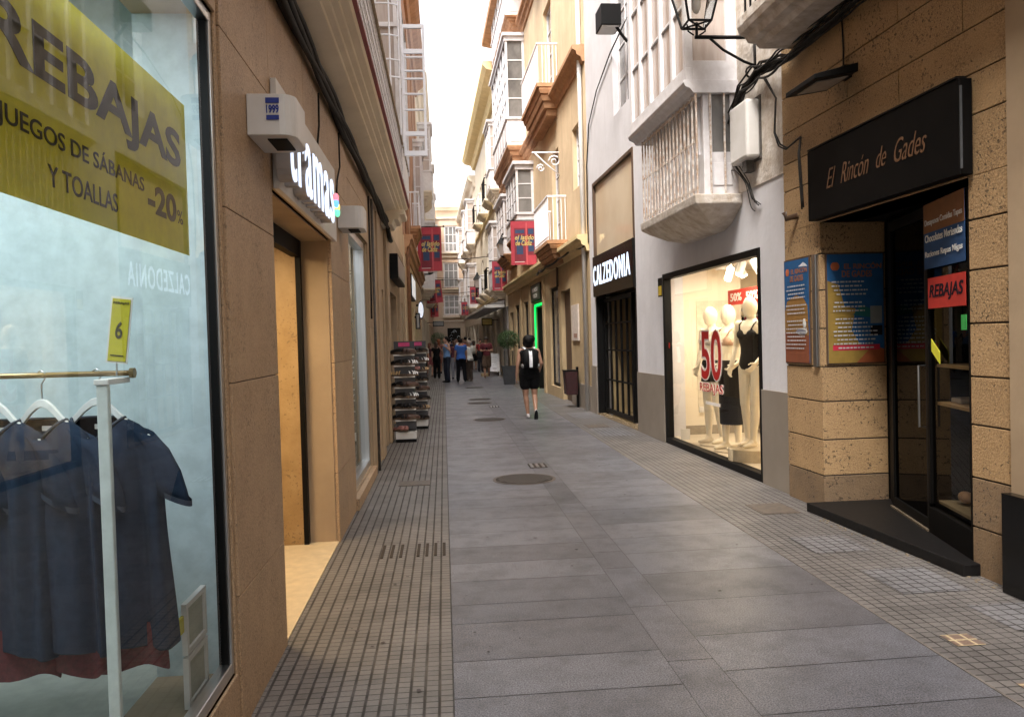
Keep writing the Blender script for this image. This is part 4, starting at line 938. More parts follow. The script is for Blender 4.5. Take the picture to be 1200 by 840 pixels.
g = MB(FR); g.box(s0 + .03, s1 - .03, D - .055, D - .045, 4.5, 7.6); g.box(s0 + .03, s0 + .04, .01, D - .06, 4.5, 7.6); g.build('pane', X['curtain'], mir)
lb = MB(FR); s0, s1 = 8.62, 10.8; D = .5
lb.box(s0 + .06, s1 - .06, .0, D - .10, 3.15, 3.62); lb.box(s0 + .06, s0 + .13, .0, .09, 3.62, 4.255); lb.box(s0 + .06, s0 + .13, D - .2, D - .1, 3.62, 4.255); lb.box(s0 + .14, s1 - .1, D - .16, D - .12, 3.62, 4.255); lb.box(s0 + .05, s0 + .06, .08, D - .2, 3.25, 3.5)
for i in range(6): a = s0 + .2 + i * .33; lb.box(a, a + .05, D - .12, D - .09, 3.62, 4.255)
lb = lb.build('enclosed_balcony', X['wpaint'], BW, bevel=.004)
MB(FR).box(s0 + .08, s0 + .1, .09, D - .2, 3.62, 4.255).build('pane', X['winglass'], lb)
cm_ = MB(FR); A0, A1 = s0 - .02, s1 + .04
cm_.rings([[(A0 + i_, 0, z), (A0 + i_, dd, z), (A1 - i_, dd, z), (A1 - i_, 0, z)] for i_, dd, z in ((.55, .12, 2.80), (.30, .26, 2.86), (.10, .44, 2.97), (.0, D + .03, 3.04), (.0, D + .04, 3.145))])
cm_.build('console', X['whiteold'], lb, bevel=.012)
mb = MB(FR)
n = 17
for i in range(n): a = s0 + .01 + (s1 - s0 - .02) * i / (n - 1); mb.box(a - .009, a + .009, D - .012, D + .006, 3.146, 4.25)
for z in (3.2, 3.72, 4.20): mb.box(s0, s1, D - .008, D + .002, z, z + .03)
for dd in (.17, .33): mb.box(s0 - .0, s0 + .018, dd, dd + .018, 3.146, 4.25)
mb.build('iron_bars', X['rustwhite'], lb)

# iron lantern on its wall bracket
ln = thing('wall_lantern', 'black iron street lantern on a scrolled bracket beside the white enclosed balcony', 'street lamp', (3.36, 8.17, 4.3))
mb = MB(); y = 8.17
mb.box(3.335, 3.37, y - .03, y + .03, 4.22, 4.75); mb.tube([(3.36, y, 4.66), (3.30, y, 4.70), (3.2, y, 4.69), (2.70, y, 4.69)], .020, 8); mb.tube([(3.33, y, 4.40), (3.22, y, 4.44), (3.0, y, 4.56), (2.86, y, 4.68)], .014, 8)
mb.tube([(3.30 + .06 * cos(a), y, 4.33 + .06 * sin(a)) for a in [i * .5 for i in range(12)]], .011, 6)
mb.build('bracket', X['black'], ln, smooth=True)
mb = MB(); cx, cz = 2.72, 4.82
def frus(hw, z): return [(cx - hw, y - hw, z), (cx + hw, y - hw, z), (cx + hw, y + hw, z), (cx - hw, y + hw, z)]
a, b = frus(.12, cz), frus(.235, cz + .52)
for i in range(4):
    mb.tube([a[i], b[i]], .013, 6); mb.tube([a[i], a[(i + 1) % 4]], .013, 6); mb.tube([b[i], b[(i + 1) % 4]], .016, 6)
mb.rings([frus(.26, cz + .54), frus(.07, cz + .78), frus(.04, cz + .80)]); mb.tube([(cx, y, 4.69), (cx, y, cz + .02)], .015, 6)
for q in (-1, 1): mb.tube([(cx + q * .1, y, cz), (cx + q * .09, y, cz - .07), (cx + q * .03, y, 4.71)], .009, 6)
mb.tube([a[0], a[2]], .01, 6); mb.tube([a[1], a[3]], .01, 6)
mb.build('lantern_frame', X['black'], ln)
MB().rings([frus(.113, cz + .01), frus(.228, cz + .51)], cap=False).build('lantern_glass', X['glassR'], ln)
MB().ell((cx, y, cz + .2), (.05, .05, .09), 12, 8).build('bulb', X['wplastic'], ln, smooth=True)
# black floodlight box high on the white wall
fl = thing('floodlight', 'black floodlight box with pale underside high on the white wall', 'floodlight', FR(13.4, 0, 6.8))
MB(FR).box(13.2, 13.65, .12, .46, 6.80, 7.15).build('housing', X['black'], fl, bevel=.01); MB(FR).box(13.23, 13.62, .15, .44, 6.785, 6.799).build('lens', X['wplastic'], fl)
MB(FR).tube([(13.3, .0, 6.55), (13.3, .08, 6.65), (13.3, .2, 6.82)], .025, 8).build('bracket', X['black'], fl)
# junction box and wires
jb = thing('junction_box', 'grey-white junction box with looped wires between the enclosed balcony and the stone', 'junction box', FR(8.3, 0, 3.4))
MB(FR).box(8.06, 8.52, .014, .17, 3.42, 4.03).build('box', X['wplastic'], jb, bevel=.03)
MB(FR).box(8.04, 8.54, .014, .03, 3.40, 4.06).build('back_plate', X['cablegrey'], jb, bevel=.003)
MB(FR).box(8.2, 8.3, .03, .12, 3.30, 3.42).build('gland', X['cablegrey'], jb)
rr = random.Random(8)
def wires(name, label, T, pts, n, r, spread, mt='cable', seed=1, sag=.0):
    mb = MB(T); q = random.Random(seed)
    for k in range(n):
        P2 = []; ph = q.uniform(0, 6); ofs = [q.uniform(-spread, spread) for _ in range(2)]
        m = len(pts) - 1
        for i in range(m * 6 + 1):
            f = i / 6; j = min(int(f), m - 1); u = f - j; a = pts[j]; b = pts[j + 1]; w = .5 + .5 * sin(f * 1.7 + ph)
            P2.append((a[0] + (b[0] - a[0]) * u + ofs[0] * w, a[1] + (b[1] - a[1]) * u + abs(ofs[1]) * .7, a[2] + (b[2] - a[2]) * u + ofs[1] * w - sag * 4 * (u - u * u)))
        mb.tube(P2, r * q.uniform(.6, 1.3), 5)
    return tag(mb.build(name, X[mt], smooth=True), label, 'cable')
wires('cable_tangle', 'tangle of black cables rising from the junction box to the balcony above the stone', FR, [(8.75, .03, 3.95), (8.3, .06, 4.18), (7.9, .06, 4.25), (7.4, .08, 4.18), (6.9, .12, 4.12), (6.0, .10, 4.17), (4.8, .1, 4.18)], 16, .011, .11, seed=3, sag=.02)
wires('wire_loop', 'thin black wires looping beside and below the junction box', FR, [(8.6, .03, 3.9), (8.7, .05, 3.7), (8.72, .05, 3.5), (8.55, .06, 3.42), (8.3, .05, 3.2), (8.2, .03, 3.0), (8.1, .02, 2.93)], 5, .006, .06, seed=5)
wires('wire_loop', 'black wires drooping along the edge where white wall meets brown stone', FR, [(7.9, .03, 4.2), (7.62, .04, 3.9), (7.58, .08, 3.55), (7.45, .09, 3.4), (7.3, .09, 3.33), (7.0, .1, 3.36), (6.92, .16, 3.2), (6.86, .16, 2.7)], 3, .007, .03, seed=6)
wires('wall_cable', 'dark cable looping down the edge of the white building beside the yellow one', FR, [(13.2, .02, 6.9), (14.4, .02, 6.75), (15.6, .02, 6.45), (16.4, .02, 6.0), (16.7, .02, 5.2), (16.75, .02, 4.2), (16.72, .02, 3.6)], 3, .010, .03, seed=7)
wires('vertical_wire', 'thin wire running down the stone to the floodlight', FR, [(6.35, .06, 4.2), (6.33, .06, 3.9), (6.3, .08, 3.7)], 1, .006, .0, seed=9)

# ---------------- yellow building with orange bays
BY = thing('yellow_building', 'yellow plastered building with orange stone brackets, white bays and the green lit doorway', 'building', FR(17, 0, 0))
hy = [(19.16, 20.5, 0, 2.8), (20.9, 22.4, .28, 3.0), (23.66, 25.52, 0, 2.7), (27.0, 28.15, .35, 2.9), (29.6, 30.85, .35, 2.9), (31.6, 32.8, 0, 2.7)]
uy = [(20.3, 21.4, 4.05, 6.5), (20.9, 22.2, 8.1, 10.6), (20.9, 22.2, 12.25, 13.2), (17.6, 18.4, 5.0, 6.4)]
mb = MB(FR); wallgrid(mb, 16.80, 33.4, 3.45, 13.6, uy, 0, .3); mb.build('wall', X['plasterY'], BY)
mb = MB(FR); wallgrid(mb, 16.80, 33.4, 0, 3.45, hy, -.0, .3); mb.build('wall', X['plasterYg'], BY)
MB(FR).box(16.81, 19.15, .001, .02, 0, .55).build('grey_base', X['socle'], BY)
for a, b, c, d in uy: sash(FR, BY, a, b, c, d, -.15, 2, 4)
for q in (hy[1], hy[3], hy[4]): sash(FR, BY, *q, -.12, 1, 1, X['black'], X['winglass'], .09, 'shopfront')
MB(FR).box(19.2, 20.46, -.16, -.1, .0, 2.75).build('door', X['brown'], BY)
MB(FR).box(31.62, 32.78, -.16, -.1, .0, 2.68).build('door', X['black'], BY)
gr = MB(FR); gr.box(23.66, 25.52, -2.5, -2.45, 0, 2.7); gr.box(23.62, 23.66, -2.45, -.31, 0, 2.7); gr.box(25.52, 25.56, -2.45, -.31, 0, 2.7); gr.box(23.66, 25.52, -2.45, -.31, 2.7, 2.74)
gr.build('green_room', flat('green_room', (.30, .36, .30)), BY)
MB(FR).box(25.38, 25.44, -.30, -.08, 0, 2.6).build('door_frame', X['black'], BY)
X['neon'] = emit('green_light', (.0, .95, .13), .42)
gn = thing('green_light_frame', 'bright green light strip framing a shop doorway', 'light strip', FR(24.6, 0, 0))
for k, q in enumerate(((23.67, 23.73, .02, 2.62), (25.45, 25.51, .02, 2.62), (23.73, 25.45, 2.62, 2.69))): MB(FR).box(q[0], q[1], -.035, .005, q[2], q[3]).build('light_tube', X['neon'], gn)
area('green_shop_light', FR(24.6, -1.0, 2.5), 1.0, 5, (.7, 1, .75))
wallsign(FR, 23.6, 25.7, 2.76, 3.30, 'dark green sign with two lines of white letters over the green doorway', .08, flat('gsign', (.02, .04, .02), .4), None, None, 'black', -1)
mb = MB(FR); text(mb, 'MUNDO', 25.3, 24.1, .087, 3.06, 3.19, bold=.02); text(mb, 'VERDE', 25.2, 24.2, .087, 2.87, 3.0, bold=.02)
o = mb.build('letter', X['wplastic']); o.parent = bpy.data.objects['shop_sign.%03d' % (len([x for x in bpy.data.objects if x.name.startswith('shop_sign')]) - 1)] ; o.location = -wpos(o.parent)
balcony(FR, BY, 19.3, 21.7, .50, 4.0, 1.08, conz=.45)
balcony(FR, BY, 20.0, 23.2, .55, 8.02, 1.0, conz=.65)
balcony(FR, BY, 20.0, 23.2, .55, 12.25, 1.0, conz=.65)
for z in (3.45, 7.45, 11.7):
    MB(FR).prism([(0, z), (.05, z), (.08, z + .1), (.16, z + .14), (.18, z + .22), (.26, z + .26), (.26, z + .34), (0, z + .36)], 16.81, 33.39).build('string_course', X['orange'] if z > 4 else X['ycorn'], BY)
mirador(FR, BY, 24.9, 27.9, .56, 4.95, 7.15, .55, .55, bays=4, rows=3, gm=X['winglass'])
mirador(FR, BY, 26.3, 31.4, .63, 8.0, 11.65, .85, .65, bays=6, rows=4, gm=X['winglass'])
mirador(FR, BY, 26.2, 31.2, .60, 12.2, 14.3, .8, .30, bays=6, rows=3, gm=X['winglass'])
mirador(FR, BY, 29.6, 32.4, .5, 4.8, 7.0, .6, .4, bays=3, rows=3, gm=X['curtain'])
MB(FR).prism([(-.2, 13.6), (.35, 13.6), (.42, 13.72), (.8, 13.8), (.82, 13.95), (-.2, 14.2)], 16.81, 33.39).build('eaves', X['orange'], BY)
for s in (23.2, 26.2, 28.7): MB(FR).box(s, s + .3, .001, .05, 0, 3.4).build('pilaster', X['plasterYg'], BY, bevel=.005)
shell(FR, 16.80, 33.4, 13.6, BY, X['palecream'])
tag(MB(FR).tube([(17.1, .06, 0), (17.1, .06, 13.3)], .05, 10).build('drain_pipe', X['wplastic'], smooth=True), 'white drain pipe between the white and yellow buildings', 'drain pipe')
tag(MB(FR).tube([(20.75, .04, 2.95), (20.75, .04, 3.6), (20.6, .04, 4.0)], .03, 8).build('conduit', X['brown'], smooth=True), 'brown conduit above the dark door of the yellow building', 'conduit')
pq = thing('wall_plaque', 'pale upright notice board on the yellow wall beside the dark door', 'notice board', FR(18.4, 0, 1.6)); MB(FR).box(18.08, 18.88, .001, .04, 1.53, 2.37).build('board', flat('plaque', (.58, .50, .44)), pq, bevel=.005); MB(FR).box(18.2, 18.6, .04, .043, 1.6, 1.7).build('print', flat('pq', (.35, .2, .15)), pq)
mb = MB(FR)
for off, r0 in ((0, .16), (.36, .11)):
    mb.tube([(20.2, .12 + off + r0 * (1 - k / 16) * cos(k * .75), 6.1 - off * .5 + r0 * (1 - k / 16) * sin(k * .75)) for k in range(14)], .018, 6)
mb.tube([(20.2, 0, 6.32), (20.2, .7, 6.32)], .02, 6); mb.tube([(20.2, 0, 5.75), (20.2, .3, 6.0), (20.2, .62, 6.3)], .016, 6)
tag(mb.build('scroll_bracket', X['wmetal'], smooth=True), 'white iron scroll bracket on the yellow wall under the upper balcony', 'bracket')
bn = thing('litter_bin', 'dark maroon litter bin on a post against the yellow wall', 'litter bin', FR(18.4, .3, 0))
MB(FR).prism([(.10, .30), (.36, .30), (.39, .84), (.10, .84)], 17.95, 18.3).build('bin_body', mat('maroon', (.035, .008, .009), (.022, .006, .007), 8, .4), bn, bevel=.015)
MB(FR).box(17.94, 18.31, .09, .40, .842, .865).build('rim', X['black'], bn); MB(FR).box(18.09, 18.16, .05, .099, 0, .93).build('post', X['black'], bn)
wires('slack_cables', 'bundle of dark cables hanging below the lower balcony of the yellow building', FR, [(16.85, .05, 3.6), (18, .08, 3.72), (19.3, .2, 3.55), (20.5, .35, 3.45), (22, .3, 3.5), (23.5, .15, 3.55)], 6, .013, .07, seed=12, sag=.05)

# ---------------- far right buildings
BD = farbuilding('canopy_building', 'cream building with yellow cornice and a long flat canopy over its shops', FR, 33.4, 51.5, 13.2, X['palecream'], (34.6, 38.6, 42.6, 46.4), (4.1, 8.4), kinds='mbbb', corn=X['ycorn'], conm=X['palecream'], gm=X['winglass'], dout=.8)
MB(FR).box(33.42, 35.2, .001, .06, 0, 3.0).build('stone_pier', X['grey'], BD, bevel=.005)
cn = MB(FR).box(34.0, 51.4, .101, .95, 2.98, 3.10).build('canopy', X['wplastic'], BD, bevel=.01)
MB(FR).prism([(.10, 3.12), (.9, 3.105), (.1, 3.3)], 34.02, 51.38).build('canopy_roof', X['grey'], BD)
farbuilding('cream_building', 'very pale cream building with slim white bays, last on the right side', FR, 51.5, 70, 12.2, X['palecream'], (53, 57.5, 62, 66), (4.1, 8.3), kinds='mmbm', corn=X['palecream'], gm=X['curtain'])
projsign(FR, 38.0, 2.3, .5, .35, 'small lit yellowish sign under the far right canopy', d0=.3, col='black', fg=(.7, .55, .2))

# ---------------- end of the street
BE = thing('end_building', 'peach building with three white windows closing the end of the street', 'building', (1, 70, 0))
FE = lambda s, d, z: (s, 70.2 - d, z)
he = [(.30, 1.45, 9.4, 11.7), (.15, 1.5, 6.3, 8.5), (.1, 1.5, 3.9, 5.7), (.35, 1.5, 0, 2.75), (-2.8, -1.7, 9.4, 11.7), (3.6, 4.7, 9.4, 11.7), (3.6, 4.7, 6.3, 8.5)]
mb = MB(FE); wallgrid(mb, -9, 10, 0, 13.4, he, 0, .3); mb.build('wall', X['peach'], BE)
MB(FE).box(-8.9, 9.9, .001, .05, 0, 3.2).build('stone_base', flat('end_base', (.42, .33, .25)), BE)
for i, q in enumerate(he):
    if i == 3: MB(FE).box(q[0], q[1], -.1, .052, q[2], q[3]).build('door', X['dark'], BE); continue
    sash(FE, BE, *q, -.12, 3, 3, gm=X['winglass'], fw=.12)
MB(FE).prism([(0, 13.0), (.2, 13.0), (.3, 13.2), (.45, 13.25), (.45, 13.5), (0, 13.5)], -9, 10).build('cornice', X['palecream'], BE)
for z in (12.3, 8.95, 5.9, 3.3): MB(FE).prism([(0, z), (.12, z), (.12, z + .12), (0, z + .14)], -8.95, 9.95).build('string_course', X['palecream'], BE)
for z, h in ((9.35, .85), (6.2, .8), (3.75, .85)): balcony(FE, BE, .0, 1.62, .28, z, h, X['palecream'], X['wmetal'] if z != 6.2 else X['black'], 0, .14)
mb = MB(FE); q = random.Random(3)
for k in range(7): x = .45 + q.random() * .9; z = 1.5 + q.random() * 1.0; mb.tube([(x + .12 * cos(a), .06, z + .12 * sin(a) * q.uniform(.5, 1.4)) for a in [i * .7 for i in range(6)]], .02, 4)
mb.build('painted_scrawl', flat('scrawl', (.4, .45, .5)), BE)
shell(FE, -9, 10, 13.4, BE, X['palecream'])
# ================================================================== PEOPLE
def V(*a): return Vector(a)
BASE = dict(shR=(.175, 0, 1.40), shL=(-.175, 0, 1.40), elR=(.225, -.02, 1.13), elL=(-.225, -.02, 1.13), wrR=(.235, .05, .90), wrL=(-.235, .05, .90),
            hpR=(.085, 0, .90), hpL=(-.085, 0, .90), knR=(.095, .02, .49), knL=(-.095, .02, .49), anR=(.10, -.01, .085), anL=(-.10, -.01, .085), head=(0, .02, 1.595))
def hand(mb, wr, el, side, n=None, curl=.5, k=1.0):
    w = Vector(wr); d = (w - Vector(el)).normalized(); fwd = Vector((0, 1, 0))
    lat = d.cross(Vector((0, 1, 0)) if abs(d.y) < .9 else Vector((0, 0, 1))).normalized()      # palm normal-ish
    th = lat.cross(d).normalized()                                                           # toward the thumb side
    if th.y < 0: th = -th
    nm = d.cross(th).normalized() * side
    if nm.x * side > 0: nm = -nm
    pc = w + d * .05 * k
    for q in (-.024, -.008, .008, .024): mb.cap(tuple(w + d * .012 + th * q * .7), tuple(w + d * .085 * k + th * q), .014, .0125, 8)
    for q, L in ((.028, .070), (.0095, .078), (-.009, .072), (-.027, .058)):
        a = w + d * .088 * k + th * q; b = a + (d * cos(curl * .6) + nm * sin(curl * .6)) * L * .5; c = b + (d * cos(curl * 1.6) + nm * sin(curl * 1.6)) * L * .5
        mb.cap(tuple(a), tuple(b), .0095, .0085, 7); mb.cap(tuple(b), tuple(c), .0085, .0072, 7)
    a = w + d * .03 + th * .025; b = a + (d * .7 + th * .65 + nm * .25).normalized() * .045; c = b + (d * .95 + th * .15 + nm * .3).normalized() * .032
    mb.cap(tuple(a), tuple(b), .013, .0105, 7); mb.cap(tuple(b), tuple(c), .0105, .009, 7)
def limbs(J, s): return [J[k + s] for k in ('sh', 'el', 'wr', 'hp', 'kn', 'an')]
TORSO = [(.84, 0, -.005, .135, .10), (.92, 0, -.012, .165, .118), (.99, 0, -.008, .155, .108), (1.07, 0, 0, .130, .094), (1.14, 0, .002, .128, .092), (1.22, 0, .006, .145, .104), (1.31, 0, .008, .160, .112), (1.38, 0, 0, .165, .100), (1.425, 0, -.005, .130, .078), (1.455, 0, -.008, .07, .058)]
def foot(mb, an, toe=0.0, yaw=0, g=0.0, r=.036, tipup=0):
    a = Vector(an); d = Vector((sin(yaw), cos(yaw) * cos(tipup), sin(tipup))); dn = Vector((0, sin(tipup), -cos(tipup)))
    heel = a - d * .045 + dn * (.048 + g); mid = a + d * .07 + dn * (.050 + g); tip = a + d * .155 + dn * (.056 + g)
    mb.cap(tuple(a), tuple(heel), r, r * .92); mb.cap(tuple(heel), tuple(mid), r * .9, r * 1.02); mb.cap(tuple(a), tuple(mid), r, r * .85); mb.cap(tuple(mid), tuple(tip), r * 1.02, r * .72)
def human(label, loc, rz, h, J=None, skin='skin', hair=None, hs='short', top=None, sleeve=.4, topz=.90, bottom=None, kind='trousers', hem=.12, shoes=(.03, .03, .03), group='people in the street', vox=.014, wide=1.0, dress=False, mann=False, name='person', cat='person', neck=1.44, feet=None, bare=False, topm=None, headturn=0, topflare=0.0):
    j = dict(BASE); j.update(J or {}); k = h / 1.72
    t = thing(name, label, cat, loc, rz, group, k)
    mb = MB(); skinm = X[skin] if isinstance(skin, str) else skin
    tor = [(z, cx, cy, rx * wide, ry * (1 + (wide - 1) * .8)) for z, cx, cy, rx, ry in TORSO]
    mb.loft(tor); hd = Vector(j['head'])
    mb.cap((0, -.01, 1.42), (hd.x * .6, hd.y * .6 - .005, 1.53), .056, .050)
    if mann:
        mb.ell(tuple(hd), (.075, .098, .122), 20, 14); mb.ell((hd.x, hd.y + .035, hd.z - .062), (.045, .05, .055))
        for q in (-1, 1): mb.ell((q * .068, .085, 1.285), (.056, .05, .055))
    else:
        R_ = Matrix.Rotation(headturn, 3, 'Z')
        def hp(x, y, z): v = R_ @ Vector((x, y, z)); return (hd.x + v.x, hd.y + v.y, hd.z + v.z)
        mb.ell(hp(0, -.008, .015), (.078, .095, .108), 18, 12); mb.ell(hp(0, .028, -.055), (.055, .062, .062)); mb.cap(hp(0, .085, .01), hp(0, .108, -.022), .010, .014, 8)
        for q in (-1, 1): mb.ell(hp(q * .078, -.005, -.01), (.012, .02, .032))
        mb.cap(hp(-.02, .083, -.058), hp(.02, .083, -.058), .008, .008, 8)
    for s_, sd in (('R', 1), ('L', -1)):
        sh, el, wr, hp_, kn, an = limbs(j, s_)
        mb.cap(sh, el, .052 * wide ** .5, .038); mb.cap(el, wr, .039, .026); hand(mb, wr, el, sd)
        mb.cap((sh[0] * .6, sh[1], sh[2] - .01), sh, .06, .052)
        mb.cap(hp_, kn, .090 * wide, .057); kv = Vector(kn); av = Vector(an); cf = kv.lerp(av, .3) + Vector((0, -.012, 0))
        mb.cap(kn, tuple(cf), .052, .056); mb.cap(tuple(cf), an, .056, .034)
        if bare or mann: foot(mb, an, r=.030, **((feet or {}).get(s_, {})))
        else: mb.cap(an, (an[0], an[1] + .06, an[2] - .045), .032, .03)
    mb.build('body', skinm, t, local=True, vox=vox, sm=4 if mann else 3)
    if not mann:
        e = MB()
        for q in (-1, 1): e.ell(hp(q * .032, .083, .012), (.011, .006, .007), 8, 5)
        e.build('eyes', flat('eye_dark', (.02, .015, .012), .3), t, local=True)
        m_ = MB(); m_.ell(hp(0, .092, -.058), (.022, .006, .006), 8, 5); m_.build('mouth', flat('lips', (.30, .09, .08)), t, local=True)
    # ---- clothes
    def legs(mb2, hemz, r0=.020, r1=.026):
        for s_ in 'RL':
            _, _, _, hp_, kn, an = limbs(j, s_); hv, kv, av = Vector(hp_), Vector(kn), Vector(an)
            mb2.cap(tuple(hv), tuple(kv if hemz < .45 else hv.lerp(kv, min(1, (hv.z - hemz) / (hv.z - kv.z)))), .09 * wide + r0, (.057 + r1) if hemz < .45 else .075 * wide + r1)
            if hemz < .45: mb2.cap(tuple(kv), tuple(kv.lerp(av, min(1, (kv.z - hemz) / max(.01, kv.z - av.z)))), .057 + r1, .045 + r1)
    if bottom:
        bm_ = flat('c%.3f_%.3f_%.3f' % bottom, bottom, .85); m2 = MB()
        if kind == 'skirt':
            m2.loft([(hem, 0, 0, .22 * wide if hem > .4 else .15, .17 * wide if hem > .4 else .12), ((hem + .9) / 2, 0, -.005, .20 * wide if hem > .4 else .165, .15 * wide if hem > .4 else .13), (.92, 0, -.012, .18 * wide, .135 * wide), (1.0, 0, -.005, .160 * wide, .115), (1.06, 0, 0, .138 * wide, .10)], 24)
        else:
            m2.loft([(.83, 0, -.01, .15 * wide, .115 * wide), (.92, 0, -.012, .178 * wide, .132 * wide), (1.0, 0, -.006, .163 * wide, .118), (1.045, 0, 0, .148 * wide, .107)], 24); legs(m2, hem)
        m2.build({'skirt': 'skirt', 'trousers': 'trousers', 'shorts': 'shorts'}[kind], bm_, t, local=True, vox=vox, sm=2)
    if top:
        tm = topm or flat('c%.3f_%.3f_%.3f' % top, top, .85); m2 = MB()
        secs = [(z, cx, cy, rx * wide + .016, ry * (1 + (wide - 1) * .8) + .016) for z, cx, cy, rx, ry in TORSO if topz - .03 < z < neck]
        secs = [(topz, 0, -.005, secs[0][3] + topflare, secs[0][4] + topflare)] + [q for q in secs if q[0] > topz + .02]
        m2.loft(secs, 24)
        if sleeve > 0:
            for s_ in 'RL':
                sh, el, wr = [Vector(q) for q in limbs(j, s_)[:3]]
                m2.cap((sh.x * .6, sh.y, sh.z - .01), tuple(sh), .072, .068)
                if sleeve <= 1: m2.cap(tuple(sh), tuple(sh.lerp(el, sleeve)), .066 * wide ** .5, .056)
                else: m2.cap(tuple(sh), tuple(el), .066, .053); m2.cap(tuple(el), tuple(el.lerp(wr, sleeve - 1)), .053, .042)
        m2.build('dress_top' if dress else 'shirt', tm, t, local=True, vox=vox, sm=2)
    if hair is not None:
        hm = flat('hair%.3f' % hair[0], hair, .55); m2 = MB()
        m2.ell(hp(0, -.022, .032), (.088, .098, .105), 18, 12)
        if hs == 'bob': m2.ell(hp(0, -.035, -.045), (.110, .09, .10)); m2.ell(hp(0, -.04, .03), (.125, .115, .118)); m2.ell(hp(.05, -.06, .06), (.09, .08, .08)); m2.ell(hp(-.06, -.05, -.03), (.07, .07, .08))
        if hs == 'long': m2.cap(hp(0, -.06, .0), hp(0, -.08, -.2), .075, .06)
        if hs == 'bun': m2.ell(hp(0, -.10, .08), (.045, .045, .045))
        m2.build('hair', hm, t, local=True, vox=vox, sm=1)
    if hs == 'cap':
        m2 = MB(); m2.ell(hp(0, -.01, .045), (.088, .10, .085)); m2.box(hd.x - .06, hd.x + .06, hd.y + .06, hd.y + .17, hd.z + .04, hd.z + .052); m2.build('cap', flat('capcol', (.05, .035, .03)), t, local=True)
    if not (bare or mann):
        for s_ in 'RL':
            m2 = MB(); foot(m2, j['an' + s_], **((feet or {}).get(s_, {})))
            m2.build('shoe', flat('shoe%.2f' % shoes[0], shoes, .5), t, local=True, vox=.012, sm=1)
    return t, j

# the woman with the backpack, walking away
w, wj = human('woman from behind in black sleeveless top and black shorts walking away with a backpack', (1.70, 15.97, 0), radians(2), 1.67,
    dict(elR=(.255, -.02, 1.14), wrR=(.215, .10, .95), elL=(-.245, -.05, 1.13), wrL=(-.27, -.02, .88), hpR=(.092, 0, .90), hpL=(-.092, 0, .90), knR=(.10, -.01, .48), anR=(.075, -.26, .16), knL=(-.085, .03, .48), anL=(-.045, .02, .085)),
    hair=(.012, .009, .008), hs='bob', top=(.013, .013, .014), sleeve=0, topz=.86, bottom=(.011, .011, .012), kind='shorts', hem=.70, shoes=(.55, .5, .5), wide=1.27, vox=.010, feet={'R': dict(tipup=-1.15)}, neck=1.43)
sole = MB(); sole.box(.04, .12, -.345, -.33, .0, .20); 
for q in (('L', (.50, .03, .04)),):
    MB().ell((-.045, .04, .075), (.034, .05, .03), 12, 8).build('shoe_patch', flat('shoe_red', (.45, .03, .03)), w, local=True, smooth=True)
an = Vector(wj['anR']); dd = Vector((0, cos(-1.15), sin(-1.15))); dn = Vector((0, sin(-1.15), -cos(-1.15)))
m2 = MB(); prof = []
for k in range(20):
    a = 2 * pi * k / 20; u = -.085 + .14 + .145 * cos(a); wv = (.040 + .008 * cos(a)) * sin(a); prof.append((u, wv))
m2.rings([[tuple(an + dd * u + Vector((wv, 0, 0)) + dn * (.082 + e)) for u, wv in prof] for e in (0, .014)])
m2.build('shoe_sole', flat('sole', (.03, .03, .032)), w, local=True)
# backpack: held by the woman, its own thing
bp = thing('backpack', 'black backpack with an upright white stripe and white shoulder straps on the walking woman', 'backpack', (1.70, 15.97, 1.02), radians(2))
def bpf(x, y, z): return (x, y - .0, z)
m2 = MB(); m2.loft([(.0 + .0, 0, -.20, .13, .05), (.03, 0, -.215, .165, .085), (.16, 0, -.225, .175, .10), (.28, 0, -.21, .155, .085), (.37, 0, -.185, .11, .055), (.395, 0, -.175, .07, .03)], 24); m2.build('pack', flat('pack_black', (.012, .012, .013), .6), bp, local=True, smooth=True)
m2 = MB(); m2.rings([[(-.035, -.322, .02), (.028, -.322, .02), (.028, -.31, .02), (-.035, -.31, .02)], [(-.035, -.330, .16), (.028, -.330, .16), (.028, -.318, .16), (-.035, -.318, .16)], [(-.035, -.302, .28), (.028, -.302, .28), (.028, -.29, .28), (-.035, -.29, .28)], [(-.035, -.25, .35), (.028, -.25, .35), (.028, -.238, .35), (-.035, -.238, .35)]]); m2.build('stripe', flat('stripe_white', (.8, .8, .83)), bp, local=True)
for q in (-1, 1):
    m2 = MB(); m2.rings([[(q * a - .022, y, z), (q * a + .022, y, z), (q * a + .022, y + .012, z - .003), (q * a - .022, y + .012, z - .003)] for a, y, z in ((.06, -.16, .335), (.085, -.125, .385), (.11, -.07, .415), (.125, .0, .42), (.13, .07, .39), (.13, .115, .30), (.135, .12, .1))]); m2.build('strap', flat('strap_white', (.75, .75, .78)), bp, local=True)
for q in (-1, 1):
    m2 = MB(); m2.ell((q * .155, -.21, .05), (.035, .06, .05), 10, 8); m2.build('side_pocket', flat('pocket', (.25, .24, .23)), bp, local=True, smooth=True)

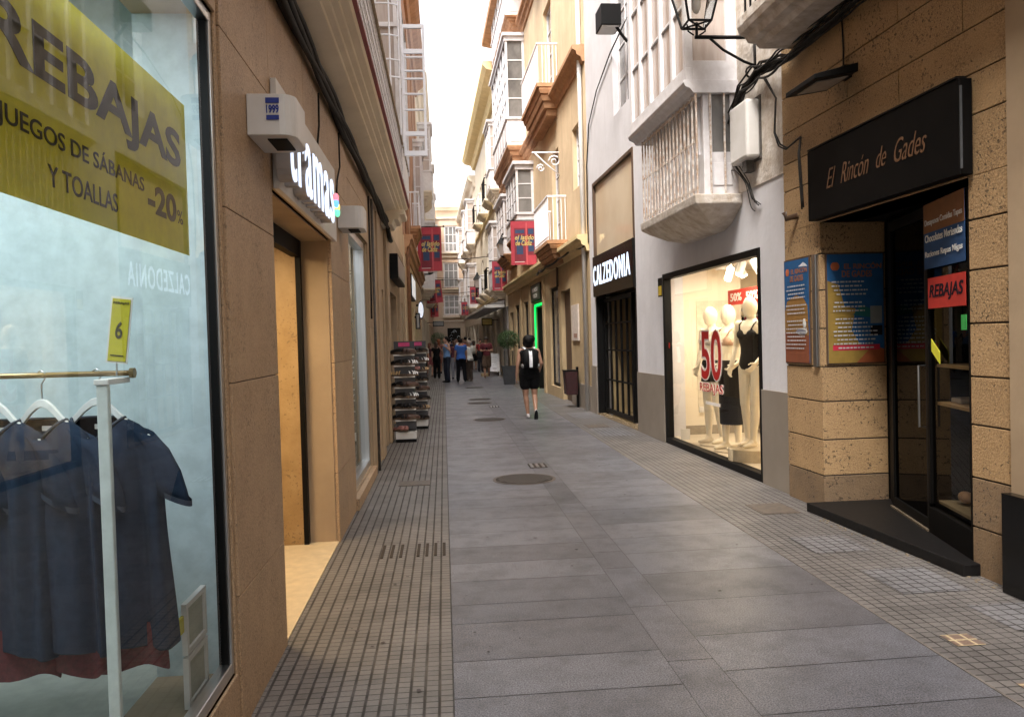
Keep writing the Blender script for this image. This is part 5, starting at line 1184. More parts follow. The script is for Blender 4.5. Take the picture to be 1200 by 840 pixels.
G = 'people in the street'
PI = pi
crowd = [
 ('woman with reddish hair in dark top and pink shorts, left of the group', (-.66, 36.5), -.4, 1.55, dict(hair=(.16, .05, .025), hs='long', top=(.05, .012, .02), sleeve=0, topz=1.0, bottom=(.40, .12, .13), kind='shorts', hem=.68, shoes=(.2, .1, .06)), dict(elR=(.26, .08, 1.16), wrR=(.26, .30, 1.1), knR=(.1, .14, .5), anR=(.12, -.02, .085), anL=(-.12, -.15, .10))),
 ('dark haired woman in a long black jumpsuit, left of the tall man', (-.33, 34.6), -.25, 1.58, dict(hair=(.05, .028, .018), hs='long', top=(.010, .010, .011), sleeve=.3, topz=.9, bottom=(.0101, .0101, .011), kind='trousers', hem=.10, shoes=(.03, .03, .03), wide=1.05), dict(elR=(.30, .05, 1.25), wrR=(.42, .2, 1.32))),
 ('tall man in light blue top and navy trousers facing left', (.10, 31.2), 2.0, 1.79, dict(hair=(.02, .012, .01), top=(.20, .36, .66), sleeve=0, topz=.92, bottom=(.014, .018, .035), kind='trousers', hem=.10, shoes=(.02, .02, .02), headturn=-.3), dict(elR=(.26, .06, 1.14), wrR=(.16, .22, 1.32), elL=(-.27, .0, 1.2), wrL=(-.30, .2, 1.35))),
 ('brown haired woman in dark red top and grey trousers, left of the blue shirt', (.44, 33.7), .3, 1.62, dict(hair=(.09, .04, .02), hs='long', top=(.09, .02, .03), sleeve=.35, topz=.95, bottom=(.22, .22, .25), kind='trousers', hem=.10, shoes=(.02, .02, .02)), {}),
 ('man from behind in a bright blue T-shirt and black trousers', (.65, 31.1), .1, 1.70, dict(hair=(.018, .012, .01), top=(.035, .12, .42), sleeve=.45, topz=.88, bottom=(.012, .013, .018), kind='trousers', hem=.10, shoes=(.015, .015, .015), wide=1.12), dict(anR=(.14, -.02, .085), anL=(-.13, .03, .085), knR=(.12, .02, .49), knL=(-.11, .03, .49))),
 ('grey haired man in loose white shirt and brown trousers at the right of the group', (.98, 31.5), .75, 1.62, dict(hair=(.42, .33, .28), top=(.72, .72, .68), sleeve=.6, topz=.86, bottom=(.055, .035, .025), kind='trousers', hem=.09, shoes=(.3, .24, .2), wide=1.12, topflare=.02, headturn=.4), dict(elR=(.24, .08, 1.15), wrR=(.22, .25, 1.05))),
 ('person in dark skirt with a pale bag across the back, right of the white shirt', (1.62, 43.5), .2, 1.60, dict(hair=(.05, .03, .02), hs='long', top=(.30, .30, .26), sleeve=.5, topz=.92, bottom=(.02, .02, .022), kind='skirt', hem=.52, shoes=(.25, .1, .06)), {}),
 ('man in cap and maroon shirt with brown shorts, walking and holding a phone', (1.80, 34.0), PI, 1.74, dict(hair=(.02, .014, .01), hs='cap', top=(.10, .012, .018), sleeve=.6, topz=.84, bottom=(.085, .05, .03), kind='shorts', hem=.52, shoes=(.12, .05, .03), wide=1.1), dict(elR=(.25, .02, 1.13), wrR=(.08, .24, 1.16), elL=(-.25, .02, 1.13), wrL=(-.10, .25, 1.15), knR=(.1, .12, .50), anR=(.09, .1, .085), anL=(-.10, -.22, .14))),
 ('person in red shirt half hidden behind the man in maroon', (1.84, 40.5), PI + .3, 1.66, dict(hair=(.03, .015, .01), top=(.30, .03, .03), sleeve=.5, bottom=(.03, .03, .04), kind='trousers', hem=.1), {}),
 ('person with orange-red hair behind the woman in black', (-.26, 39.8), .5, 1.72, dict(hair=(.26, .08, .03), hs='long', top=(.25, .09, .07), sleeve=.4, bottom=(.35, .14, .10), kind='shorts', hem=.6), {}),
 ('person in black with dark hair farther back between the tall man and the blue shirt', (.35, 47.0), .2, 1.75, dict(hair=(.012, .01, .01), top=(.015, .02, .045), sleeve=.5, bottom=(.02, .02, .03), kind='trousers', hem=.1), {}),
 ('far person in white top and dark trousers behind the blue shirt', (.78, 49.0), 2.9, 1.76, dict(hair=(.03, .02, .015), top=(.6, .6, .6), sleeve=.5, bottom=(.05, .05, .07), kind='trousers', hem=.1), {}),
 ('far person in a dark jacket just left of the blue shirt', (.62, 52.0), 0, 1.8, dict(hair=(.02, .012, .01), top=(.03, .028, .03), sleeve=1.6, bottom=(.02, .02, .02), kind='trousers', hem=.1), {}),
 ('far person in reddish top above the grey haired man', (1.02, 44.0), 3.0, 1.74, dict(hair=(.08, .04, .02), top=(.35, .12, .10), sleeve=.4, bottom=(.1, .1, .13), kind='trousers', hem=.1), {}),
 ('far tall person in black between the white shirt and the bag carrier', (1.25, 46.5), .1, 1.84, dict(hair=(.012, .01, .01), top=(.012, .012, .014), sleeve=.5, bottom=(.02, .02, .024), kind='trousers', hem=.1), {}),
 ('far person in blue-grey shirt right of the far tall person in black', (1.62, 50.5), .1, 1.78, dict(hair=(.02, .015, .01), top=(.10, .15, .26), sleeve=.4, bottom=(.03, .03, .04), kind='trousers', hem=.1), {}),
 ('farthest pale-dressed person before the end building', (.95, 58), 0, 1.75, dict(hair=(.1, .06, .04), top=(.5, .42, .38), sleeve=.4, bottom=(.1, .1, .12), kind='trousers', hem=.1), {}),
 ('farthest dark-dressed person before the end building', (.45, 60), 3.1, 1.75, dict(hair=(.02, .015, .01), top=(.06, .03, .03), sleeve=.4, bottom=(.02, .02, .03), kind='trousers', hem=.1), {}),
 ('person in long black skirt half hidden behind the shoe racks', (-.79, 30.0), 2.8, 1.62, dict(hair=(.03, .02, .012), hs='long', top=(.45, .42, .38), sleeve=.5, bottom=(.012, .012, .014), kind='skirt', hem=.15), {}),
]
for lb, (x, y), rz, h, kw, J_ in crowd:
    human(lb, (x, y, 0), rz, h, J_, skin=random.choice(['skin', 'skin2']), group=G, vox=.018, **kw)
def bag(name, label, loc, rz, w, h, d, c, strap=.35):
    t = thing(name, label, 'bag', loc, rz)
    m2 = MB(); m2.loft([(0, 0, 0, w * .4, d * .3), (h * .15, 0, 0, w * .5, d * .5), (h * .7, 0, 0, w * .48, d * .45), (h, 0, 0, w * .40, d * .15)], 16); m2.build('pouch', flat('bag%.2f' % c[0], c), t, local=True, smooth=True)
    m2 = MB(); m2.tube([(-w * .4, 0, h * .9), (-w * .25, 0, h + strap * .8), (0, 0, h + strap), (w * .25, 0, h + strap * .8), (w * .4, 0, h * .9)], .012, 6); m2.build('strap', flat('bag%.2f' % c[0], c), t, local=True)
bag('shoulder_bag', 'pale cream bag on the back of the person in the dark skirt', (1.62, 43.2, .98), .2, .42, .34, .16, (.55, .5, .42))
bag('shoulder_bag', 'black bag hanging at the side of the man in maroon', (1.52, 33.95, .80), .1, .32, .36, .14, (.015, .015, .016), .30)
tag(MB().box(1.76, 1.84, 33.68, 33.69, 1.16, 1.29).build('phone', X['black']), 'phone held by the man in the cap and maroon shirt', 'phone')

# ================================================================== MANNEQUINS
def dress(t, secs, name, c, n=24, vox=.007, extra=None, rough=.6):
    m2 = MB(); m2.loft(secs, n)
    if extra: extra(m2)
    return m2.build(name, flat('m%.3f%s' % (c[0], name), c, rough), t, local=True, vox=vox, sm=2)
def swim(t, c, one=True):
    o = .010
    def ex(m2):
        for q in (-1, 1):
            m2.ell((q * .068, .088, 1.285), (.062, .054, .058)); m2.tube([(q * .075, .12, 1.32), (q * .10, .085, 1.40), (q * .105, .0, 1.455), (q * .09, -.07, 1.40)], .010, 6)
    if one: dress(t, [(.86, 0, -.005, .10, .085), (.90, 0, -.01, .155, .122), (.95, 0, -.012, .172, .124), (1.0, 0, -.008, .160, .115), (1.07, 0, 0, .139, .103), (1.14, 0, .002, .137, .101), (1.22, 0, .006, .153, .113), (1.29, 0, .010, .163, .118)], 'swimsuit', c, extra=ex)
    else: dress(t, [(1.23, 0, .006, .154, .112), (1.27, 0, .008, .160, .118)], 'bikini_top', c, extra=ex)
mg = 'mannequins in the lit shop window'
pm_ = X['dummy']
def mk(label, loc, rz, h, J): return human(label, loc, rz, h, J, skin=pm_, mann=True, name='mannequin', cat='mannequin', vox=.0065, group=mg)
# facing the street: rz = +90 deg turns +y (front) towards -x
t, _ = mk('mannequin farthest in the window, in pale bikini top and black frilly shorts', FR(10.62, -.36, .105), radians(112), 1.87, dict(elR=(.26, -.05, 1.16), wrR=(.22, .06, .96), knR=(.08, .02, .5), anR=(.06, .03, .085), anL=(-.12, -.03, .085)))
swim(t, (.5, .45, .42), False)
dress(t, [(.78, 0, -.01, .175, .14), (.84, 0, -.01, .165, .13), (.92, 0, -.012, .180, .132), (1.0, 0, -.008, .168, .12), (1.05, 0, -.004, .145, .108)], 'shorts', (.012, .011, .012))
t, _ = mk('mannequin with hand on hip in the middle, in tan bikini top and long black skirt', FR(9.98, -.36, .105), radians(108), 1.87, dict(elR=(.30, -.12, 1.17), wrR=(.17, .02, 1.02), elL=(-.33, -.10, 1.18), wrL=(-.20, .06, 1.02), anR=(.05, .05, .085), anL=(-.10, -.02, .085)))
swim(t, (.42, .26, .18), False)
dress(t, [(.30, 0, 0, .155, .12), (.5, 0, -.005, .165, .13), (.75, 0, -.01, .175, .135), (.92, 0, -.012, .182, .134), (1.0, 0, -.008, .168, .12), (1.06, 0, -.002, .14, .104)], 'skirt', (.012, .011, .012))
t, _ = mk('nearest mannequin on the tall plinth, in a black V-neck swimsuit', FR(9.22, -.33, .235), radians(120), 1.80, dict(elR=(.27, -.06, 1.15), wrR=(.25, .06, .93), elL=(-.27, .02, 1.14), wrL=(-.22, .20, .97), knL=(-.07, .06, .5), anL=(-.04, .06, .085), anR=(.10, -.03, .085)))
swim(t, (.014, .012, .013), True)
t, _ = mk('mannequin at the near end of the window, mostly hidden behind the frame', FR(8.45, -.62, .09), radians(100), 1.72, {})
dress(t, [(.86, 0, -.01, .16, .12), (.92, 0, -.012, .178, .13), (1.0, 0, -.008, .166, .118)], 'briefs', (.5, .1, .12))

# ================================================================== LEFT WINDOW DISPLAY
X['navy'] = mat('navy_cotton', (.008, .017, .036), (.013, .026, .050), 30, .9, .25, 300, obj=True, spec=.2)
X['burgundy'] = mat('burgundy_print', (.055, .006, .010), (.10, .012, .018), 60, .9, obj=True)
rail = thing('clothes_rail', 'clothes rail with a brassy bar and white upright post in the left shop window', 'clothes rail', (-1.16, 2.9, .26))
MB().tube([(-2.3, 2.9, 1.525), (-1.10, 2.9, 1.52)], .010, 12).build('bar', X['brass'], rail, smooth=True)
MB().tube([(-1.10, 2.9, 1.52), (-1.085, 2.9, 1.52)], .018, 14).build('end_cap', X['brass'], rail)
MB().box(-1.150, -1.112, 2.735, 2.76, .26, 1.486).build('post', flat('post_white', (.62, .66, .64), .4), rail, bevel=.004)
MB().box(-1.155, -1.107, 2.73, 2.915, 1.487, 1.506).build('bar_clamp', X['wplastic'], rail, bevel=.003)
def tee(i, x, y, rz, label, seed, sz=1.0):
    t = thing('hanging_pyjamas', label, 'pyjamas', (x, y, 1.52), rz, 'dark blue pyjama tops on white hangers'); q = random.Random(seed)
    N_ = 72; ph = [q.uniform(0, 6) for _ in range(5)]; rs = []
    zs = [-.155, -.165, -.19, -.265, -.33, -.42, -.54, -.66, -.78, -.90, -.945]
    hw = [.095, .12, .175, .225, .235, .232, .235, .242, .25, .256, .258]; dp = [.035, .040, .05, .058, .06, .062, .066, .07, .074, .078, .080]
    for z, a, d in zip(zs, hw, dp):
        f = min(1, (-.155 - z) / .35 * -1 if z > -.155 else (-z - .155) / .35); r = []
        for k in range(N_):
            th = 2 * pi * k / N_; c, s_ = cos(th), sin(th)
            fold = f * (.022 * sin(5 * th + ph[0] + z * 1.5) + .014 * sin(9 * th + ph[1] - z * 2) + .007 * sin(15 * th + ph[2]))
            px = a * (abs(c) ** .75) * (1 if c > 0 else -1); py = d * (abs(s_) ** .8) * (1 if s_ > 0 else -1)
            zz = z
            if z > -.2 and s_ < 0: zz = z - .085 * (1 - abs(c)) * (1 if z > -.158 else .94 if z > -.17 else .75)     # front neckline dips (front = -y)
            if z < -.9: zz = z + .012 * sin(3 * th + ph[3])
            r.append((px + fold * .3 * c, py + fold * (1 if s_ > 0 else -1) * .8, zz))
        rs.append(r)
    m2 = MB(); m2.rings(rs, cap=False)
    o = m2.build('shirt', X['navy'], t, local=True, smooth=True)
    sm_ = o.modifiers.new('so', 'SOLIDIFY'); sm_.thickness = .003; o.modifiers.new('su', 'SUBSURF').levels = 1; o.modifiers['su'].render_levels = 1
    for sg_ in (-1, 1):
        m2 = MB(); P_ = [(.165, -.20), (.205, -.25), (.235, -.315), (.252, -.38), (.262, -.43)]; W_ = [.045, .062, .072, .076, .078]; rs = []
        for (a, z), wd in zip(P_, W_):
            rs.append([(sg_ * (a + wd * .92 * cos(th)), .034 * sin(th) + .006 * sin(3 * th + ph[4]), z + wd * -.42 * cos(th)) for th in [2 * pi * k / 24 for k in range(24)]])
        m2.rings(rs, cap=False); o = m2.build('sleeve', X['navy'], t, local=True, smooth=True); sm_ = o.modifiers.new('so', 'SOLIDIFY'); sm_.thickness = .003
        MB().rings([[(sg_ * (.262 + .080 * .92 * cos(th)), .036 * sin(th), z0 - .080 * .42 * cos(th)) for th in [2 * pi * k / 24 for k in range(24)]] for z0 in (-.412, -.432)], cap=False).build('sleeve_hem', flat('navy2', (.022, .032, .055)), t, local=True, smooth=True)
    # neckband and label
    pts = [(.098 * cos(th), .038 * sin(th), -.155 - (.085 * (1 - abs(cos(th))) if sin(th) < 0 else 0)) for th in [2 * pi * k / 36 for k in range(37)]]
    MB().tube(pts, .0065, 6).build('neckband', flat('navy3', (.02, .028, .045)), t, local=True, smooth=True)
    MB().box(-.03, .02, .022, .026, -.195, -.178).build('neck_label', X['wplastic'], t, local=True)
    # trousers showing below
    m2 = MB(); rs = []
    for z, f in ((-.86, .9), (-.94, 1), (-.985, 1.02), (-1.02, 1.03)):
        rs.append([((.225 * f) * (abs(cos(th)) ** .75) * (1 if cos(th) > 0 else -1), (.055 * f + .012 * sin(6 * th + ph[1])) * sin(th), z + (.015 * sin(4 * th + ph[2]) if z < -1 else 0)) for th in [2 * pi * k / 48 for k in range(48)]])
    m2.rings(rs, cap=False); m2.build('pyjama_trousers', X['burgundy'], t, local=True, smooth=True)
    hg = thing('clothes_hanger', label.replace('pyjama top', 'hanger').split(' on ')[0] + ' hanging on the rail', 'hanger', (x, y, 1.52), rz, 'white wooden hangers on the rail')
    hg['label'] = ['white hanger nearest the white post', 'white hanger second from the white post', 'white hanger third from the white post', 'white hanger at the left edge of the photograph'][i]
    m2 = MB(); arc = [(-.19, -.228), (-.15, -.203), (-.12, -.182), (-.085, -.152), (-.05, -.118), (-.02, -.098), (0, -.094), (.02, -.098), (.05, -.118), (.085, -.152), (.12, -.182), (.15, -.203), (.19, -.228)]
    m2.rings([[(a, -.006, b - .016), (a, .006, b - .016), (a, .006, b + .012), (a, -.006, b + .012)] for a, b in arc]); m2.build('shoulder_bar', flat('hanger_white', (.72, .72, .70), .45), hg, local=True, bevel=.002, smooth=False)
    MB().tube([(0, 0, -.095), (0, 0, -.03), (.016, 0, -.012), (.018, 0, .008), (.0, 0, .018), (-.014, 0, .010)], .0028, 6).build('hook', X['steel'], hg, local=True, smooth=True)
tee(0, -1.215, 2.9, radians(-12), 'nearest dark blue pyjama top on a white hanger beside the white post', 5)
tee(1, -1.40, 2.9, radians(-22), 'second dark blue pyjama top from the white post on the rail', 9)
tee(2, -1.56, 2.9, radians(-20), 'third dark blue pyjama top from the white post on the rail', 14)
tee(3, -1.78, 2.9, radians(-16), 'dark blue pyjama top at the left edge of the photograph', 21)
# hanging yellow price tag
pt = thing('price_tag', 'tilted yellow REBAJAS price tag with a 6 hanging by the clothes rail', 'price tag', (-1.12, 2.88, 1.55))
Rt = Matrix.Rotation(radians(7), 3, 'Y')
def TT(a, d, z): v = Rt @ Vector((a, 0, z)); return (-1.115 + v.x, 2.86 - d, 1.67 + v.z)
MB(TT).box(-.036, .036, 0, .003, -.115, .115).build('frame', X['wplastic'], pt); MB(TT).box(-.030, .030, .003, .005, -.108, .108).build('card', flat('tag_yellow', (.45, .40, .02)), pt)
mb = MB(TT); text(mb, '6', -.012, .012, .0055, -.03, .03, bold=.02, depth=.001); text(mb, 'REBAJAS', -.026, .026, .0055, .088, .098, bold=.02, depth=.001); mb.box(-.022, .022, .0055, .0065, -.09, -.086); mb.build('print', flat('tag_ink', (.04, .035, .01)), pt)
MB(TT).tube([(0, .0, -.115), (.004, 0, -.16)], .003, 6).build('clip', X['steel'], pt)
# poster on the inside of the glass
ps = thing('sale_poster', 'yellow-green REBAJAS poster in the left shop window', 'poster', (-1.04, 2.2, 2.2))
TG = lambda a, d, z: (-.962 + d, a, z)
MB(TG).box(1.05, 3.15, 0, .003, 1.955, 2.525).build('sheet', flat('poster_yellow', (.66, .60, .012), .5), ps)
ink = flat('poster_ink', (.035, .032, .022))
mb = MB(TG)
text(mb, 'REBAJAS', 1.80, 3.08, .004, 2.225, 2.40, bold=.028, depth=.001)
text(mb, 'JUEGOS DE SÁBANAS', 1.84, 2.70, .004, 2.10, 2.17, bold=.008, depth=.001)
text(mb, 'Y TOALLAS', 2.06, 2.48, .004, 2.01, 2.065, bold=.008, depth=.001)
text(mb, '-20', 2.73, 3.01, .004, 2.055, 2.155, bold=.03, depth=.001); text(mb, '%', 3.02, 3.08, .004, 2.06, 2.11, bold=.0, depth=.001)
mb.build('lettering', ink, ps)
# small white stand at the lower corner of the window
cs_ = thing('label_stand', 'small white stand with two framed cards low in the corner of the left window', 'card stand', (-1.1, 3.0, .27))
mb = MB(TG); 
for z0, z1 in ((.27, .46), (.47, .66)):
    a0, a1 = 3.0, 3.24
    mb.box(a0, a1, -.03, -.01, z0, z0 + .02); mb.box(a0, a1, -.03, -.01, z1 - .02, z1); mb.box(a0, a0 + .02, -.03, -.01, z0 + .02, z1 - .02); mb.box(a1 - .02, a1, -.03, -.01, z0 + .02, z1 - .02)
mb.build('frame', X['wplastic'], cs_)
MB(TG).box(3.02, 3.22, -.024, -.02, .29, .64).build('card', flat('card_beige', (.35, .36, .30)), cs_); MB(TG).box(2.95, 2.998, -.03, -.02, .56, .62).build('yellow_tab', flat('tag_yellow', (.45, .40, .02)), cs_)
area('display_fill', (-1.9, 2.2, 3.0), 1.6, 20, (.88, .95, 1.0), (0, 0, 0), 1.0)  # cool fill added to brighten the display, no fitting behind it
area('display_fill', (-1.6, 8.75, 2.75), .8, 9, (.9, .95, 1.0))
area('doorway_light', FL(5.35, -.95, 2.39), .7, 13, (1, .74, .40))
o = MB(FL).box(5.0, 5.7, -1.3, -.6, 2.41, 2.438).build('ceiling_light', emit('lit_panel', (1, .8, .5), 3)); tag(o, 'lit panel in the ceiling of the left shop entrance', 'ceiling light')
# dark door leaf edge in the entrance
gl_ = thing('standing_card', 'small white card standing behind the second left window', 'card', FL(8.8, -.35, 1.1)); MB(FL).box(9.0, 9.25, -.36, -.35, 1.1, 1.45).build('card', X['wplastic'], gl_)
tb = thing('display_table', 'pale table behind the second left shop window', 'table', FL(8.9, -.6, .15)); MB(FL).box(8.4, 9.5, -.9, -.4, .95, 1.0).build('top', X['wplastic'], tb)
for s_ in (8.45, 9.4):
    for d_ in (-.87, -.46): MB(FL).box(s_, s_ + .04, d_, d_ + .04, .14, .95).build('leg', X['wplastic'], tb)

# ================================================================== SHOE RACKS
X['rackdark'] = mat('rack_charcoal', (.05, .05, .055), (.035, .035, .04), 6, .5)
def rack(x, y, label, rz=0, n=8, h=1.62):
    t = thing('shoe_rack', label, 'shoe rack', (x, y, 0), rz, 'tall shoe racks outside the left shops'); w = .165
    m2 = MB(); m2.box(-w, w, -.0, .03, .12, h); m2.build('back_board', X['rackdark'], t, local=True)
    m2 = MB(); m2.box(-w, w, -.17, .17, .0, .05); m2.build('base_foot', X['black'], t, local=True, bevel=.004)
    m2 = MB(); m2.box(-w, w, -.16, .16, .051, .17); m2.build('base', X['wplastic'], t, local=True, bevel=.005)
    m2 = MB(); m2.box(-.09, .09, -.006, -.001, h - .085, h - .02); m2.build('header_label', flat('pink_label', (.55, .06, .18)), t, local=True)
    zs = [.36 + .175 * k for k in range(n - 1)]
    for z in zs:
        m2 = MB(); m2.box(-w, w, -.17, -.001, z - .022, z); m2.build('shelf', X['wplastic'], t, local=True, bevel=.002)
        m2 = MB(); m2.box(-w + .01, w - .01, -.13, -.012, z - .175 + .03, z - .024); m2.build('shelf_riser', X['rackdark'], t, local=True)
    return t, [.171] + zs
def sandal(x, y, z, rz, c, kind, label):
    t = thing('shoe', label, 'shoe', (x, y, z), rz, 'sandals and shoes displayed on the racks')
    pr = [(.042 * cos(a) * (1 - .15 * sin(a)), .125 * sin(a)) for a in [2 * pi * k / 20 for k in range(20)]]
    m2 = MB(); m2.rings([[(a, b, 0) for a, b in pr], [(a * 1.04, b * 1.02, .02 + (.012 if b < 0 else 0)) for a, b in pr], [(a, b, .026 + (.014 if b < 0 else 0)) for a, b in pr]]); m2.build('sole', flat('sole2', (.09, .06, .04)), t, local=True)
    m2 = MB(); cm = flat('sh%.2f%.2f' % (c[0], c[1]), c, .4)
    if kind == 'strap':
        for b, hh in ((.075, .045), (.035, .055), (-.005, .06)): m2.rings([[(.045 * cos(a), b + e, .028 + hh * sin(a)) for a in [pi * k / 8 for k in range(9)]] for e in (-.012, .012)], cap=False, closed=False)
        m2.build('strap', cm, t, local=True)
    else:
        m2.rings([[(.040 * f * cos(a), b, .024 + g * max(0, sin(a))) for a in [2 * pi * k / 14 for k in range(14)]] for b, f, g in ((.12, .3, .02), (.09, .85, .045), (.04, 1, .06), (-.02, .95, .07), (-.08, .95, .075), (-.12, .6, .07))]); m2.build('upper', cm, t, local=True, smooth=True)
rr = random.Random(31)
cols_ = {'black': (.02, .018, .018), 'white': (.75, .75, .75), 'tan': (.50, .33, .16), 'pink': (.30, .13, .11), 'dark brown': (.07, .035, .025)}
ordn = ['bottom', 'second', 'third', 'fourth', 'fifth', 'sixth', 'seventh', 'top']
for ri, (x, y, lb) in enumerate(((-.645, 13.0, 'near tall charcoal shoe rack with white shelf edges'), (-.50, 14.9, 'far shoe rack partly hidden behind the nearer one'))):
    t, zs = rack(x, y, lb, 0)
    pat = [['pink', None], ['black', 'dark brown'], ['black', 'black'], ['black', 'white'], ['black', 'dark brown'], ['tan', 'white'], ['black', 'white'], ['black', 'dark brown']]
    if ri: pat = [['white', 'black'], ['black', 'tan'], ['black', 'black'], ['black', 'dark brown'], ['tan', 'black'], ['pink', 'tan'], ['dark brown', 'white'], ['tan', 'black']]
    for k, z in enumerate(zs):
        for side in (0, 1):
            c = pat[k][side]
            if not c: continue
            for q in (0, 1):
                sandal(x + (-.10 if side == 0 else .07) + q * .055 - .02 * (1 - side), y - .11 - q * .02, z + .001, radians(rr.uniform(50, 75) if side == 0 else rr.uniform(-60, -30)), cols_[c], 'strap' if c in ('white', 'tan') else 'closed',
                       '%s %s shoe of the %s pair on the %s shelf of the %s rack' % (('left', 'right')[q], c, 'left-hand' if side == 0 else 'right-hand', ordn[k], 'far' if ri else 'near'))

# ================================================================== BANNERS, PLANTS, BOARD, CABLES
def banner(x0, x1, y, z0, z1, label, wall, tilt=0):
    t = thing('street_banner', label, 'banner', ((x0 + x1) / 2, y, z1), group='red festival banners hanging over the street')
    w = x1 - x0; h = z1 - z0; R_ = Matrix.Rotation(tilt, 3, 'Y')
    def T(a, d, z):
        u = a / w * 2 * pi; v = R_ @ Vector((a - w / 2, 0, z - h)); return ((x0 + x1) / 2 + v.x, y - d + .012 * sin(u * 1.3 + z * 2) * (1 - z / h), z1 + v.z)
    def grid(a0, a1, b0, b1, d0, d1, n=10, m_=8):
        mb = MB(T); vs = []; fs = []
        for e in (d0, d1):
            for j in range(m_ + 1):
                for i in range(n + 1): vs.append((a0 + (a1 - a0) * i / n, e, b0 + (b1 - b0) * j / m_))
        S_ = (n + 1) * (m_ + 1)
        for j in range(m_):
            for i in range(n):
                p = j * (n + 1) + i; fs += [(p, p + 1, p + n + 2, p + n + 1), (S_ + p, S_ + p + 1, S_ + p + n + 2, S_ + p + n + 1)]
        mb.add(vs, fs); return mb
    grid(0, w, 0, h, -.003, .003).build('cloth', mat('banner_red', (.42, .045, .065), (.36, .035, .055), 6, .8) if 'banner_red' not in X else X['banner_red'], t, smooth=True)
    X['banner_red'] = t.children[0].data.materials[0]
    dk, nv, pk = flat('b_crimson', (.20, .02, .035)), flat('b_navy', (.03, .055, .13)), flat('b_pink', (.55, .10, .11))
    for a0, a1, b0, b1, m_, nm in ((.14, .58, .08, .84, dk, 'printed_door'), (.66, .94, .22, .84, dk, 'printed_door')):
        grid(a0 * w, a1 * w, b0 * h, b1 * h, .004, .005, 4, 6).build(nm, m_, t)
    for a0, a1, b0, b1 in ((.18, .54, .72, .80), (.18, .54, .50, .66), (.22, .48, .24, .44), (.69, .91, .70, .82), (.69, .91, .30, .44), (.69, .91, .5, .62)):
        grid(a0 * w, a1 * w, b0 * h, b1 * h, .006, .007, 4, 4).build('printed_pane', nv, t)
    grid(.60 * w, .645 * w, .0, .96 * h, .004, .005, 2, 6).build('printed_post', pk, t)
    mb = MB(T); text(mb, 'el latido', .16 * w, .92 * w, .010, .57 * h, .68 * h, bold=.02, depth=.002, shear=.25); text(mb, 'de Cádiz', .18 * w, .84 * w, .010, .44 * h, .56 * h, bold=.02, depth=.002, shear=.25)
    mb.build('lettering', flat('b_yellow', (.62, .48, .16)), t)
    grid(.14 * w, .52 * w, .06 * h, .075 * h, .006, .007, 4, 1).build('small_print', X['wplastic'], t)
    xe = wall[0]; MB().tube([(xe, y, z1 + .02), (x1 + .06 if xe < x0 else x0 - .06, y, z1 + .02)], .016, 8).build('pole', X['black'], t)
    MB().ell((x1 + .08 if xe < x0 else x0 - .08, y, z1 + .02), (.035, .035, .035), 10, 6).build('finial', X['black'], t)
banner(-.76, .02, 26.4, 3.92, 5.36, 'largest left red banner with yellow handwriting over the street', (-.88,))
banner(-.80, -.06, 37.0, 3.38, 4.42, 'second left red banner, hanging slightly askew', (-.88,), radians(-5))
banner(-.80, -.28, 52.0, 3.2, 4.55, 'third left red banner, small and far away behind the askew one', (-.88,))
banner(2.14, 2.92, 24.4, 3.88, 5.22, 'largest right red banner beside the white bay of the yellow building', (2.96,))
banner(2.45, 3.3, 38.0, 3.85, 5.25, 'second right red banner above the canopy', (2.65,)) if 0 else banner(2.08, 2.70, 33.0, 3.65, 4.85, 'second right red banner in front of the cream bay building', (2.75,))
banner(1.62, 2.12, 47.0, 3.75, 4.75, 'third right red banner, small, beyond the street lantern', (2.38,))
banner(1.30, 1.78, 56.0, 3.4, 4.3, 'smallest and farthest right red banner', (2.12,))
def streetcable(y, z, label, sag=.15, dz=0, r=.012):
    x1 = 3.5 - .024 * y; tag(MB().tube([(-.88 + (x1 + .88) * k / 12, y + .3 * k / 12, z + dz * k / 12 - sag * 4 * (k / 12) * (1 - k / 12)) for k in range(13)], r, 5).build('overhead_cable', X['black'], smooth=True), label, 'cable')
streetcable(40, 5.75, 'upper black cable strung across the far street behind the banners', .1, .1, .022); streetcable(44, 5.2, 'thin cable strung across the far street below the upper one', .15, 0, .014); streetcable(48, 4.6, 'lower pair cable strung across the far street', .1, 0, .018); streetcable(49, 4.35, 'lowest cable strung across the far street', .12, .1, .014)
def farlamp(T, s, z, label, out=.55):
    t = thing('wall_lantern', label, 'street lamp', T(s, 0, z), group='far wall lanterns')
    m2 = MB(T); m2.tube([(s, 0, z), (s, out, z)], .03, 6); m2.tube([(s, 0, z - .35), (s, out * .5, z - .05)], .02, 6); m2.build('bracket', X['black'], t)
    x, y, zz = T(s, out, z); m2 = MB(); m2.rings([[(x + a * q, y + b * q, zz + h_) for a, b in ((-1, -1), (1, -1), (1, 1), (-1, 1))] for q, h_ in ((.10, .05), (.2, .5))]); m2.build('lamp_glass', X['curtain'], t)
    m2 = MB(); m2.rings([[(x + a * q, y + b * q, zz + h_) for a, b in ((-1, -1), (1, -1), (1, 1), (-1, 1))] for q, h_ in ((.24, .5), (.07, .78), (.03, .9))]); m2.rings([[(x + a * q, y + b * q, zz + h_) for a, b in ((-1, -1), (1, -1), (1, 1), (-1, 1))] for q, h_ in ((.05, 0), (.11, .05))]); m2.build('lamp_roof', X['black'], t)
farlamp(FR, 44.0, 4.45, 'black wall lantern above the far right canopy'); farlamp(FL, 31.5, 4.25, 'dark wall lantern on the left behind the largest banner', .45); farlamp(FR, 30.0, 4.7, 'black wall lantern half hidden behind the largest right banner', .5)

